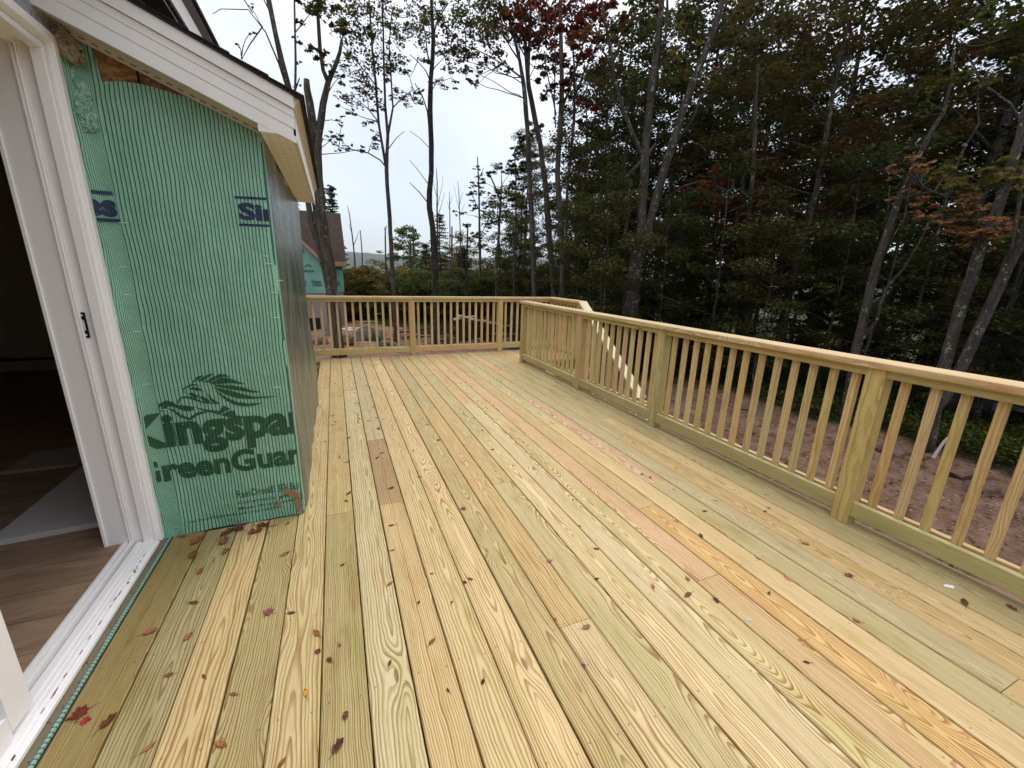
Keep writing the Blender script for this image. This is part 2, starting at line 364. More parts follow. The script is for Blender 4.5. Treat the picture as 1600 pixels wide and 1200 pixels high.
for i in range(4):
    y1, y0 = py[i]-.0005, py[i+1]+.0895
    b = MB(); b.lumber((3.345, y0, .8845), (3.345, y1, .8845), (0, 0, 1), .045, .036, tone_r('g'), par=(-.3, .02, .007)); b.lumber((3.416, y0-.04, .8845), (3.416, y1+.04, .8845), (0, 0, 1), .045, .034, tone_r('g')); b.build('top_rail', WOOD, rr)
    b = MB(); b.lumber((3.345, y0, .098), (3.345, y1, .098), (0, 0, 1), .088, .036, tone_r('g'), par=(-.3, .02, .006)); b.build('bottom_rail', WOOD, rr)
    b = MB(); b.lumber((3.416, y0-.03, .098), (3.416, y1+.03, .098), (0, 0, 1), .086, .034, tone_r('c')); b.build('bottom_rail', WOOD, rr)
    n = cnt[i]
    for k in range(n):
        yy = py[i+1]+.0445+(py[i]-py[i+1])*(k+1)/(n+1)+random.uniform(-.004, .004)
        bal(rr, (3.381, yy), tone_r(random.choice('ooptc')))
cuts = [-1.2, 1.85, 4.9, 5.87]
for i in range(3):
    b = MB(); b.lumber((3.367, cuts[i]+.001, .926), (3.367, cuts[i+1], .926), (1, 0, 0), .148, .037, tone_r('c'), .004, (.3, .03, .0065)); b.build('cap_board', WOOD, rr)
fr = thing('deck_railing', 'pine railing across the far end of the deck, from house to stair landing', 'railing', (2.3, 6.83, 0))
fx = [.235, 1.778, 3.300, 4.331]; fcnt = [13, 13, 8]
for i, x in enumerate(fx): post(fr, x, 6.775, tone_r('p'), top=.907)
for i in range(3):
    x0, x1 = fx[i]+.0895, fx[i+1]-.0005
    b = MB(); b.lumber((x0, 6.80, .8845), (x1, 6.80, .8845), (0, 0, 1), .045, .036, tone_r('g'), par=(-.3, .02, .007)); b.lumber((x0-.03, 6.872, .8845), (x1+.03, 6.872, .8845), (0, 0, 1), .045, .034, tone_r('g')); b.build('top_rail', WOOD, fr)
    b = MB(); b.lumber((x0, 6.80, .098), (x1, 6.80, .098), (0, 0, 1), .088, .036, tone_r('t')); b.lumber((x0-.03, 6.872, .098), (x1+.03, 6.872, .098), (0, 0, 1), .086, .034, tone_r('c')); b.build('bottom_rail', WOOD, fr)
    for k in range(fcnt[i]): bal(fr, (fx[i]+.0445+(fx[i+1]-fx[i])*(k+1)/(fcnt[i]+1), 6.837), tone_r(random.choice('ctto')))
b = MB(); b.lumber((.0, 6.835, .926), (3.1, 6.835, .926), (0, 1, 0), .148, .037, tone_r('c'), .004, (.3, .03, .0065)); b.build('cap_board', WOOD, fr)
b = MB(); b.lumber((3.101, 6.835, .926), (4.45, 6.835, .926), (0, 1, 0), .148, .037, tone_r('c'), .004, (.3, .03, .0065)); b.build('cap_board', WOOD, fr)
# landing railing + stair
st = thing('deck_stairs', 'pine stairs with a sloping handrail going down from the deck corner beside the right railing', 'stairs', (4.0, 5.2, GZ))
yp = 5.84; run, rise, ns = .262, .186, 6
post(st, 4.331, 5.80, tone_r('p'), top=.907)
b = MB(); b.lumber((4.357, 5.89, .8845), (4.357, 6.774, .8845), (0, 0, 1), .045, .036, tone_r('g')); b.build('top_rail', WOOD, st)
b = MB(); b.lumber((4.357, 5.89, .098), (4.357, 6.774, .098), (0, 0, 1), .088, .036, tone_r('g')); b.build('bottom_rail', WOOD, st)
for k in range(7): bal(st, (4.393, 5.845+(k+1)*.116), tone_r('t'))
b = MB(); b.lumber((4.376, 5.80, .926), (4.376, 6.76, .926), (1, 0, 0), .148, .037, tone_r('c'), .004); b.build('cap_board', WOOD, st)
sl = rise/run
yb, zb = 5.84-ns*run-.08, .90-(ns*run+.08)*sl
for X_ in (4.376,):
    b = MB(); b.lumber((X_, 5.80, .926), (X_, yb, .926-(5.80-yb)*sl), (1, 0, 0), .148, .037, (.78, .70, .50), .004); b.build('sloping_cap', WOOD, st)
    b = MB(); b.lumber((X_-.02, 5.80, .872), (X_-.02, yb, .872-(5.80-yb)*sl), (0, sl, 1), .060, .034, tone_r('g')); b.build('sloping_rail', WOOD, st)
    b = MB(); b.lumber((X_-.02, 5.80, .10), (X_-.02, yb, .10-(5.80-yb)*sl), (0, sl, 1), .088, .034, tone_r('g')); b.build('sloping_rail', WOOD, st)
    for k in range(13):
        yy = 5.80-(k+1)*.113; dz = (5.80-yy)*sl; bal(st, (X_+.016, yy), tone_r(random.choice('tco')), .07-dz, .885-dz)
    post(st, X_-.045, yb-.09, tone_r('p'), top=.90-(5.8-yb)*sl, bot=GZ-.2)
for X_ in (3.46, 4.36):
    b = MB(); b.lumber((X_, 5.90, -.16), (X_, yb, -.16-(5.9-yb)*sl), (0, sl, 1), .24, .038, tone_r('g')); b.build('stringer', WOOD, st)
for k in range(ns):
    y = 5.84-(k+.5)*run; z = -(k+1)*rise
    b = MB(); b.lumber((3.44, y+.07, z), (4.40, y+.07, z), (0, 1, 0), .135, .025, tone_r('c')); b.lumber((3.44, y-.068, z), (4.40, y-.068, z), (0, 1, 0), .135, .025, tone_r('t')); b.build('tread', WOOD, st)

# ------------------------------------------------------------------ house
house = thing('house', 'house under construction with green striped wrap, white rake boards and an open sliding door', 'house', (-.6, 3.0, 0))
def rake(x): return 1.915+.42*(.455-x)
def wally(x, z):
    y = float(np.interp(x, [-.172, -.168, -.160, -.150, -.138, -.122, -.105], [2.297, 2.308, 2.317, 2.325, 2.331, 2.336, 2.34]))+.0007*math.sin(x*19+z*3)+.0009*math.sin(z*7+x*11)+.0006*math.sin(z*17-x*31)
    y += .0030*mnoise.noise(Vector((x*8, 0, z*4.2)))+.0014*mnoise.noise(Vector((x*21, 3, z*10)))
    if x < -.09: y += .006*math.sin(z*9.3)*min(1, (-.09-x)/.04)*(.5+.5*math.sin(z*23+1))
    if z < .12 : y += .004*math.sin(x*24)*(1-z/.12)
    return y
def stripes(t, P, pitch=.0148, wob=.006):
    s = t.nodes.new('ShaderNodeSeparateXYZ'); t.links.new(P, s.inputs[0]); x, y, z = s.outputs
    a = mth(t, 'ADD', x, mth(t, 'SUBTRACT', 2.34, y)); a = mth(t, 'SUBTRACT', a, mth(t, 'MULTIPLY', mth(t, 'MAXIMUM', mth(t, 'SUBTRACT', -.098, x), 0), 2.4))
    a = mth(t, 'ADD', a, mth(t, 'MULTIPLY', mth(t, 'SUBTRACT', noise(t, P, 1, 3, .5, 0, (3, 3, 3.2)), .5), wob*2.6))
    a = mth(t, 'ADD', a, mth(t, 'MULTIPLY', mth(t, 'SUBTRACT', noise(t, P, 1, 2, .5, 0, (30, 30, 14)), .5), .0022))
    f = mth(t, 'FRACT', mth(t, 'DIVIDE', a, pitch))
    tri = mth(t, 'ABSOLUTE', mth(t, 'SUBTRACT', f, .5))
    return smooth(t, tri, .15, .095), f
def wrap_mat(name, c, dk, rough=.38, line=1.):
    m = mat(name, rough=rough); t, b = sock(m); P = pos(t); ln, f = stripes(t, P)
    soft = noise(t, P, 6, 4, .6)
    col = mix(t, c, tuple(v*.86 for v in c), smooth(t, soft, .35, .7))
    hl = smooth(t, f, .62, .8); col = mix(t, col, tuple(min(1, v*1.18) for v in c), mth(t, 'MULTIPLY', hl, .5))
    col = mix(t, col, dk, mth(t, 'MULTIPLY', ln, .88*line))
    t.links.new(col, b.inputs['Base Color'])
    bump(t, b, mth(t, 'SUBTRACT', mth(t, 'MULTIPLY', noise(t, P, 13, 5, .65, .8), 1.3), mth(t, 'MULTIPLY', ln, .35)), .009, .85)
    return m
WRAP = wrap_mat('green_house_wrap', (.262, .525, .378), (.018, .062, .045), rough=.26)
PRINT = wrap_mat('print_dark_green', (.022, .105, .050), (.006, .03, .02))
NAVY = wrap_mat('print_navy', (.012, .030, .085), (.006, .012, .03))
MARK = mat('print_grey', (.02, .09, .06), .5)
def path_grid(path, z0, topf, nz, matl, name, parent, dispf):
    vs = []; fs = []
    for i, (x, y) in enumerate(path):
        zt = topf(x, y)
        for k in range(nz+1):
            z = z0+(zt-z0)*k/nz
            dx, dy = dispf(x, y, z, i); vs.append((x+dx, y+dy, z))
    n = nz+1
    for i in range(len(path)-1):
        for k in range(nz): fs.append((i*n+k, (i+1)*n+k, (i+1)*n+k+1, i*n+k+1))
    return MB().add(vs, fs).build(name, matl, parent, smooth=True)
path = [(-.174, 2.297), (-.168, 2.308), (-.160, 2.317), (-.150, 2.325), (-.138, 2.331), (-.122, 2.336)]+[(x, 2.34) for x in np.linspace(-.105, .445, 60)]+[(.452, 2.342), (.4575, 2.347), (.460, 2.356)]
def topf(x, y):
    r_ = rake(x)
    if x < -.072: return r_-.004
    sag = 2.016+.012*math.sin((x+.07)*16)+.02*(x+.07)
    return min(sag, r_-.004)
fw_ = path_grid(path, .002, topf, 90, WRAP, 'front_wall_wrap', house, lambda x, y, z, i: ((.004*math.sin(z*11+i) if i < 6 else 0)*.6, wally(x, z)-float(np.interp(x, [-.172, -.168, -.160, -.150, -.138, -.122, -.105], [2.297, 2.308, 2.317, 2.325, 2.331, 2.336, 2.34]))+(random.uniform(-.0014, .0014) if i < 5 else 0)))
# prints on the front wrap ------------------------------------------------
def decal_text(txt, x0, x1, zb, hh, matl, ref='x', clip=(-.163, .4515), bold=.03, slant=0, name='printed_text', parent=fw_):
    """txt fitted between x0..x1, baseline zb, height hh of the reference letter"""
    def mk(s):
        cu = bpy.data.curves.new('t', 'FONT'); cu.body = s; cu.size = 1; cu.offset = bold; cu.resolution_u = 3
        o = bpy.data.objects.new('t', cu); C.objects.link(o); bpy.context.view_layer.update()
        me = bpy.data.meshes.new_from_object(o.evaluated_get(bpy.context.evaluated_depsgraph_get())); bpy.data.objects.remove(o); return me
    me = mk(txt); rf = mk(ref); hr = max(v.co.y for v in rf.vertices)
    xs = [v.co.x for v in me.vertices]; a, b2_ = min(xs), max(xs)
    import bmesh
    bm = bmesh.new(); bm.from_mesh(me); bmesh.ops.triangulate(bm, faces=bm.faces)
    for v in bm.verts:
        v.co = Vector((x0+(v.co.x-a)/(b2_-a)*(x1-x0)+slant*v.co.y, 0, zb+v.co.y/hr*hh))
    for cx_, nrm in ((clip[0], -1), (clip[1], 1)):
        bmesh.ops.bisect_plane(bm, geom=list(bm.verts)+list(bm.edges)+list(bm.faces), plane_co=(cx_, 0, 0), plane_no=(nrm, 0, 0), clear_outer=True)
    for q in range(1): bmesh.ops.subdivide_edges(bm, edges=[e for e in bm.edges if e.calc_length() > .02], cuts=2)
    for v in bm.verts: v.co.y = wally(v.co.x, v.co.z)-.0024
    bm.normal_update()
    me2 = bpy.data.meshes.new(name); bm.to_mesh(me2); bm.free()
    off = Vector((0, 0, 0)); q = parent
    while q is not None: off += q.location; q = q.parent
    me2.transform(Matrix.Translation(-off)); me2.materials.append(matl)
    o = bpy.data.objects.new(name, me2); C.objects.link(o); o.parent = parent; return o
def decal_poly(polys, matl, name, parent=fw_):
    import bmesh
    bm = bmesh.new()
    for pl in polys:
        vs = [bm.verts.new((x, 0, z)) for x, z in pl]
        try: bm.faces.new(vs)
        except ValueError: pass
    bmesh.ops.triangulate(bm, faces=bm.faces)
    for v in bm.verts: v.co.y = wally(v.co.x, v.co.z)-.0024
    me2 = bpy.data.meshes.new(name); bm.to_mesh(me2); bm.free()
    off = Vector((0, 0, 0)); q = parent
    while q is not None: off += q.location; q = q.parent
    me2.transform(Matrix.Translation(-off)); me2.materials.append(matl)
    o = bpy.data.objects.new(name, me2); C.objects.link(o); o.parent = parent; return o
decal_text('Kingspan', -.232, .535, .490, .112, PRINT, bold=.042, clip=(-.152, .4515))
decal_text('GreenGuard', -.245, .545, .312, .078, PRINT, bold=.04, clip=(-.152, .4515))
decal_text('RainDrop® 3D Building Wrap', .155, .62, .158, .042, MARK, ref='R', bold=.004)
decal_text('Commercial grade drainage', .156, .56, .120, .018, MARK, ref='C', bold=.004)
decal_text('Meets air and water code limits', .157, .58, .088, .016, MARK, ref='M', bold=.004)
decal_text('Homes', -.42, -.100, 1.524, .058, NAVY, ref='x', bold=.05)
decal_text('Single', .332, .66, 1.546, .070, NAVY, ref='S', bold=.05)
decal_text('see the install guide for the most current instructions', -.06, .345, .060, .010, MARK, ref='x', bold=0)
def bar(x0, z0, x1, z1, h): return [(x0, z0), (x1, z1), (x1, z1+h), (x0, z0+h)]
for bb_ in [bar(-.163, 1.602, -.103, 1.604, .013), bar(-.163, 1.497, -.096, 1.499, .013), bar(.325, 1.629, .451, 1.633, .011), bar(.328, 1.514, .451, 1.517, .010)]: decal_poly([bb_], NAVY, 'printed_bar')
def cr3(u, v):
    p = onY(210+u/5.926, 570+v/5.926, 2.34); return (p.x, p.z)
LION = [[(520,185),(545,150),(585,108),(645,90),(605,128),(560,152),(530,178)], [(590,150),(640,110),(700,82),(745,80),(700,105),(650,138),(600,155)],
 [(625,158),(680,140),(730,108),(790,82),(840,88),(890,112),(830,110),(780,122),(720,148),(660,160)], [(680,165),(740,148),(790,122),(850,118),(920,135),(980,160),(1035,180),(960,175),(880,168),(790,178),(730,175)],
 [(720,182),(800,185),(900,190),(1000,205),(1090,235),(1170,250),(1100,258),(1040,250),(960,235),(860,220),(790,208)], [(725,205),(820,222),(900,240),(1000,270),(1100,295),(1335,290),(1150,312),(1050,318),(950,308),(860,280),(790,245)],
 [(740,232),(820,280),(880,315),(960,345),(1060,358),(1185,352),(1100,380),(1000,386),(920,368),(850,328),(790,278)],
 [(440,222),(475,205),(515,182),(560,176),(612,196),(560,188),(520,196),(480,215),(452,232),(480,262),(462,256)], [(505,225),(540,205),(585,208),(612,220),(650,252),(610,238),(585,240),(545,232)],
 [(500,268),(535,252),(565,272),(582,285),(590,262),(592,300),(570,312),(545,298)], [(600,285),(650,300),(690,325),(705,350),(650,345),(625,320)], [(675,255),(720,310),(795,362),(745,358),(705,330),(690,290)],
 [(400,352),(405,325),(430,298),(490,288),(560,306),(640,342),(785,362),(640,356),(560,330),(490,304),(440,312),(418,330),(412,356)],
 [(218,395),(225,362),(265,342),(300,330),(350,342),(400,372),(500,378),(548,390),(548,415),(520,430),(460,425),(395,400),(335,380),(300,392),(285,420),(250,432),(228,425),(250,415),(262,395),(290,372),(270,355),(245,365),(238,395)],
 [(290,400),(360,412),(430,458),(510,490),(570,445),(640,430),(690,432),(600,462),(515,512),(425,485),(360,432)], [(540,382),(620,405),(700,418),(790,425),(822,375),(892,405),(835,432),(790,462),(720,440),(610,415)],
 [(800,462),(880,425),(918,420),(942,465),(1000,478),(1200,493),(1320,498),(1200,506),(1000,496),(860,480)]]
decal_poly([[cr3(*q) for q in pl] for pl in LION], PRINT, 'printed_lion_emblem')
STAP = mat('steel_staple', (.75, .8, .78), .3)
for (px_, py_) in [(192, 348), (192, 417), (199, 460), (214, 518), (437, 438), (415, 400), (420, 412), (428, 457), (432, 496), (228, 600), (433, 605), (256, 640)]:
    p = onY(px_, py_, 2.337); y = wally(p.x, p.z)-.003
    MB().box((p.x-.013, y-.0012, p.z-.0012), (p.x+.013, y+.001, p.z+.0012)).build('staple', STAP, fw_)
# OSB sheathing behind, seen above the sagging wrap and at the torn corner
OSB = mat('osb_sheathing', rough=.8); t, b = sock(OSB); P = pos(t)
vo = t.nodes.new('ShaderNodeTexVoronoi'); vo.inputs['Scale'].default_value = 34; mpp = t.nodes.new('ShaderNodeMapping'); mpp.inputs['Scale'].default_value = (1, 1, 2.2); mpp.inputs['Rotation'].default_value = (0, .6, 0)
t.links.new(P, mpp.inputs[0]); t.links.new(mpp.outputs[0], vo.inputs['Vector']); s2 = t.nodes.new('ShaderNodeSeparateColor'); t.links.new(vo.outputs['Color'], s2.inputs[0])
t.links.new(mix(t, mix(t, (.20, .10, .04), (.42, .25, .12), s2.outputs[0]), (.10, .05, .02), smooth(t, noise(t, P, 40, 3, .6), .5, .75, 0, .8)), b.inputs['Base Color'])
b_ = MB(); xs = [-.17, .455]
b_.add([(-.172, 2.35, .001), (.452, 2.35, .001), (.452, 2.35, rake(.452)+.016), (-.172, 2.35, rake(-.172)+.016), (-.172, 2.36, .001), (.452, 2.36, .001), (.452, 2.36, rake(.452)+.016), (-.172, 2.36, rake(-.172)+.016)], [(0, 1, 2, 3), (7, 6, 5, 4), (0, 4, 5, 1), (1, 5, 6, 2), (2, 6, 7, 3), (3, 7, 4, 0)])
b_.build('front_sheathing', OSB, house)
MB().box((.044, 2.3475, 2.0), (.052, 2.3495, 2.13)).build('sheathing_gap', DARK, house)
# torn bit at the base of the corner
TEAR = mat('torn_board_edge', (.30, .18, .10), .85)
b_ = MB()
pt = lambda u, v: onY(u, v, 2.330)
for pl in ([(441, 766), (448, 764), (462, 768), (468, 772), (466, 778), (455, 775), (444, 771)], [(461, 778), (469, 776), (471, 800), (466, 801), (464, 790), (459, 786)], [(428, 789), (436, 787), (441, 791), (434, 793)]):
    q = [pt(*c) for c in pl]; n_ = len(q); vs = [(a.x, a.y-.003, a.z) for a in q]+[(a.x, a.y+.006, a.z) for a in q]
    b_.add(vs, [tuple(range(n_)), tuple(range(2*n_-1, n_-1, -1))]+[(i, (i+1) % n_, (i+1) % n_+n_, i+n_) for i in range(n_)])
b_.build('torn_corner', TEAR, house)
# side wall: same wrap, its grey streaky reflection of the woods painted into the colour
SIDE = mat('side_wrap_painted_reflection', rough=.22); t, b = sock(SIDE); P = pos(t)
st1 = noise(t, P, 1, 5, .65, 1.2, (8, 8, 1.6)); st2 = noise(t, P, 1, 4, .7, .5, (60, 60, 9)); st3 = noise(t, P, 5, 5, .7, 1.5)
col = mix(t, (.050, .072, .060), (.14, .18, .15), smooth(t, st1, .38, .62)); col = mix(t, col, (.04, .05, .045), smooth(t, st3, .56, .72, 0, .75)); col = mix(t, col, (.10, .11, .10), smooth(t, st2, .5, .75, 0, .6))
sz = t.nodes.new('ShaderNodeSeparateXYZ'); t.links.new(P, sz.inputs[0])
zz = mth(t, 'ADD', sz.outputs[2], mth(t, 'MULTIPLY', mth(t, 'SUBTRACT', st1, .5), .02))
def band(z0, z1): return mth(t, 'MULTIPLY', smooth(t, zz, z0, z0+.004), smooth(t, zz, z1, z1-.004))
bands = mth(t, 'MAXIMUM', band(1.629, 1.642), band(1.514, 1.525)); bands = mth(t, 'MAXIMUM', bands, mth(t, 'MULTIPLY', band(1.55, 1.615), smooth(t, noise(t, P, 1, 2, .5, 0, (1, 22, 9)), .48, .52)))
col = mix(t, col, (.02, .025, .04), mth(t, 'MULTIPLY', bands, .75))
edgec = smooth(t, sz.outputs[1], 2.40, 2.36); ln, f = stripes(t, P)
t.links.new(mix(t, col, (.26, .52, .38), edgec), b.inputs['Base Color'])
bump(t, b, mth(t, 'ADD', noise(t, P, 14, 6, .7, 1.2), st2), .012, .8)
path = [(.460, 2.356), (.461, 2.37), (.462, 2.39)]+[(.462, y) for y in np.linspace(2.43, 4.43, 40)]+[(.455, 4.45), (.43, 4.455)]
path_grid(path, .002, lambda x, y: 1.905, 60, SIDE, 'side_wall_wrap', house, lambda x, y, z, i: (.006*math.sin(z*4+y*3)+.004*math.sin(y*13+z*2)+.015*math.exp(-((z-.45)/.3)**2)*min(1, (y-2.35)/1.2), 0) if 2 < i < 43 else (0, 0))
MB().box((-.16, 2.3605, .0), (.449, 4.44, 1.90)).build('chase_core', OSB, house)
# eave and rake trim ------------------------------------------------------
SOFF = mat('beige_soffit', rough=.5); t, b = sock(SOFF); P = pos(t); s = t.nodes.new('ShaderNodeSeparateXYZ'); t.links.new(P, s.inputs[0])
fx_ = mth(t, 'FRACT', mth(t, 'MULTIPLY', s.outputs[1], 1/.10)); fy_ = mth(t, 'FRACT', mth(t, 'MULTIPLY', s.outputs[0], 1/.034)); ho = mth(t, 'FRACT', mth(t, 'MULTIPLY', s.outputs[1], 1/.016))
gro = smooth(t, fx_, .05, .0); dots = mth(t, 'MULTIPLY', smooth(t, ho, .3, .2), smooth(t, mth(t, 'ABSOLUTE', mth(t, 'SUBTRACT', fy_, .5)), .32, .27))
t.links.new(mix(t, mix(t, (.80, .78, .71), (.42, .38, .30), mth(t, 'MULTIPLY', dots, .55)), (.30, .24, .15), gro), b.inputs['Base Color'])
YB = 2.20; YE = 4.34; ZS = 1.895
b_ = MB().box((.464, YB+.012, ZS), (.598, YE, ZS+.008)); b_.build('soffit', SOFF, house)
b_ = MB().box((.598, YB, ZS-.012), (.606, YE+.004, 2.006)); b_.build('eave_fascia', FASC, house)
TAN = mat('tan_drip_edge', (.62, .55, .40), .5)
MB().prism([(.6065, 1.985), (.634, 2.025), (.634, 2.037), (.6065, 2.037)], 'y', YB-.004, YE+.02).build('drip_edge', TAN, house)
def slab(p0, p1, thick, ylo, yhi, matl, name, sh=(0, 0)):
    """strip in the front plane between two points, going up by 'thick'"""
    (x0, z0), (x1, z1) = p0, p1
    return MB().prism([(x0, z0), (x1, z1), (x1, z1+thick), (x0, z0+thick)], 'y', ylo, yhi).build(name, matl, house)
XR = .606; XL = -.75
def rz(x, off): return 1.915+.42*(.461-x)+off
# rake board in stepped courses (bent aluminium): lower, middle, upper, crown
b_ = MB(); y0 = YB
for (a, c, yy) in ((0, .052, YB), (.053, .096, YB-.002), (.097, .128, YB-.004)):
    b_.prism([(XL, rz(XL, a)), (XR, rz(XR, a)), (XR, rz(XR, c)), (XL, rz(XL, c))], 'y', yy, YB+.02)
b_.build('rake_board', FASC, house)
MB().prism([(XL, rz(XL, .130)), (XR+.004, rz(XR+.004, .130)), (XR+.004, rz(XR+.004, .178)), (XL, rz(XL, .178))], 'y', YB-.014, YB+.016).build('crown_board', FASC, house)
# return box under the rake board down to soffit level
MB().prism([(.4655, ZS+.0002), (.5975, ZS+.0002), (.5975, rz(.5975, -.001)), (.4655, rz(.4655, -.001))] if rz(.5975, -.001) > ZS+.0002 else [(.4655, ZS-.012), (.5975, ZS-.012), (.5975, ZS-.010), (.4655, rz(.4655, -.001))], 'y', YB+.001, YB+.011).build('eave_return', FASC, house)
# rake soffit strip with vent slots
RS = mat('rake_soffit', rough=.6); t, b = sock(RS); P = pos(t); s = t.nodes.new('ShaderNodeSeparateXYZ'); t.links.new(P, s.inputs[0])
sl_ = mth(t, 'MULTIPLY', smooth(t, mth(t, 'FRACT', mth(t, 'MULTIPLY', s.outputs[0], 1/.032)), .52, .5), mth(t, 'MULTIPLY', smooth(t, s.outputs[1], 2.292, 2.294), smooth(t, s.outputs[1], 2.303, 2.301)))
lp = mth(t, 'MULTIPLY', smooth(t, s.outputs[1], 2.262, 2.263), smooth(t, s.outputs[1], 2.266, 2.265))
t.links.new(mix(t, (.62, .57, .49), (.03, .025, .02), lp), b.inputs['Base Color'])
MB().prism([(XL, rz(XL, .004)), (.462, rz(.462, .004)), (.462, rz(.462, .012)), (XL, rz(XL, .012))], 'y', YB+.0205, 2.3495).build('rake_soffit', RS, house)
CHN = mat('rake_channel_vinyl', rough=.55); t, b = sock(CHN); P = pos(t); s = t.nodes.new('ShaderNodeSeparateXYZ'); t.links.new(P, s.inputs[0])
zr_ = mth(t, 'ADD', s.outputs[2], mth(t, 'MULTIPLY', s.outputs[0], .42)); zr0 = 1.915+.42*.461
slot = mth(t, 'MULTIPLY', smooth(t, mth(t, 'FRACT', mth(t, 'MULTIPLY', s.outputs[0], 1/.036)), .55, .53), mth(t, 'MULTIPLY', smooth(t, zr_, zr0-.006, zr0-.005), smooth(t, zr_, zr0-.001, zr0-.002)))
t.links.new(mix(t, (.60, .55, .47), (.03, .025, .02), slot), b.inputs['Base Color'])
MB().prism([(XL, rz(XL, -.016)), (.455, rz(.455, -.016)), (.455, rz(.455, .0038)), (XL, rz(XL, .0038))], 'y', 2.324, 2.3275).build('rake_channel', CHN, house)
# roof of the bump-out: deck + shingle courses with a rough edge
b_ = MB(); b_.prism([(XL, rz(XL, .1785)), (.645, rz(.645, .1785)), (.645, rz(.645, .190)), (XL, rz(XL, .190))], 'y', YB-.022, 4.38)
x = .652; k = 0
while x > XL:
    y = YB-.028
    while y < 4.36:
        w_ = random.uniform(.14, .3); dxx = random.uniform(-.003, .003); yy = min(y+w_-.003, 4.40)
        a, c = x+dxx, x-.14
        b_.add([(a, y+random.uniform(-.003, .003), rz(a, .191)), (a, yy, rz(a, .191)), (c, yy, rz(c, .191)), (c, y, rz(c, .191)),
                (a, y, rz(a, .200)), (a, yy, rz(a, .200)), (c, yy, rz(c, .193)), (c, y, rz(c, .193))], [(3, 2, 1, 0), (4, 5, 6, 7), (0, 1, 5, 4), (1, 2, 6, 5), (2, 3, 7, 6), (3, 0, 4, 7)])
        y += w_
    x -= .125; k += 1
b_.build('roof_shingles', SHING, house)
# upper main roof eave, high on the left
b_ = MB(); b_.box((.14, 2.0, 2.44), (.15, 9.0, 2.555)); b_.build('upper_fascia', FASC, house)
MB().prism([(.1505, 2.53), (.172, 2.565), (.172, 2.58), (.1505, 2.58)], 'y', 1.99, 9.01).build('upper_drip_edge', mat('brown_drip', (.13, .10, .08), .5), house)
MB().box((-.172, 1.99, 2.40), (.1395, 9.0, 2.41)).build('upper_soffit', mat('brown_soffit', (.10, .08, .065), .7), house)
b_ = MB(); b_.add([(.185, 1.97, 2.5815), (.185, 9.05, 2.5815), (-4, 9.05, 5.2), (-4, 1.97, 5.2), (.185, 1.97, 2.60), (.185, 9.05, 2.60), (-4, 9.05, 5.22), (-4, 1.97, 5.22)], [(3, 2, 1, 0), (4, 5, 6, 7), (0, 1, 5, 4), (1, 2, 6, 5), (2, 3, 7, 6), (3, 0, 4, 7)]); b_.build('upper_roof', SHING, house)
# main wall with the door opening (x = -0.19), grey wrap above the door
GW = mat('grey_house_wrap', rough=.6); t, b = sock(GW); P = pos(t)
t.links.new(mix(t, mix(t, (.42, .44, .47), (.22, .24, .26), smooth(t, noise(t, P, 9, 5, .7, 1.5), .4, .65)), (.03, .03, .035), smooth(t, noise(t, P, 22, 4, .6, 3), .66, .70)), b.inputs['Base Color']); bump(t, b, noise(t, P, 10, 5, .7, 1), .02, .8)
MB().box((-.27, .30, 2.127), (-.172, 2.36, 2.40)).build('wall_above_door', GW, house)
MB().box((-.27, -1.6, -.3), (-.172, .30, 2.40)).build('wall', GW, house)
MB().box((-.27, 2.3605, 1.9), (-.172, 9.0, 2.40)).box((-.27, 4.4405, -1.3), (-.172, 9.0, 1.8995)).build('wall', GW, house)
MB().box((-.30, 2.297, .0), (-.1745, 2.3597, 2.127)).build('door_stud', GW, house)
BR = mat('brown_sill_gap', rough=.9); t, b = sock(BR); P = pos(t)
t.links.new(mix(t, mix(t, (.17, .13, .08), (.26, .22, .15), noise(t, P, 8, 3)), (.03, .025, .02), smooth(t, noise(t, P, 30, 4, .7, 2), .6, .64)), b.inputs['Base Color'])
MB().prism([(-.30, -.02), (-.152, -.02), (-.153, .006), (-.167, .034), (-.30, .034)], 'y', -1.6, 2.296).build('sill_flashing', BR, house)
STRIP = mat('green_strip', rough=.4); t, b = sock(STRIP); P = pos(t); s = t.nodes.new('ShaderNodeSeparateXYZ'); t.links.new(P, s.inputs[0])
f = mth(t, 'FRACT', mth(t, 'MULTIPLY', s.outputs[1], 1/.0148)); t.links.new(mix(t, (.22, .42, .34), (.015, .04, .03), smooth(t, f, .25, .2)), b.inputs['Base Color'])
vs = []; n_ = 90
for i in range(n_+1):
    y = -1.5+3.83*i/n_; wv = .0015*math.sin(i*1.7)+.001*math.sin(i*.6)
    vs += [(-.1432+wv*.5, y, .0015), (-.1436+wv*.5, y, .009), (-.1515, y, .0095+wv)]
fs = []
for i in range(n_): a = i*3; fs += [(a, a+1, a+4, a+3), (a+1, a+2, a+5, a+4)]
MB().add(vs, fs).build('wrap_edge_strip', STRIP, house, smooth=True)
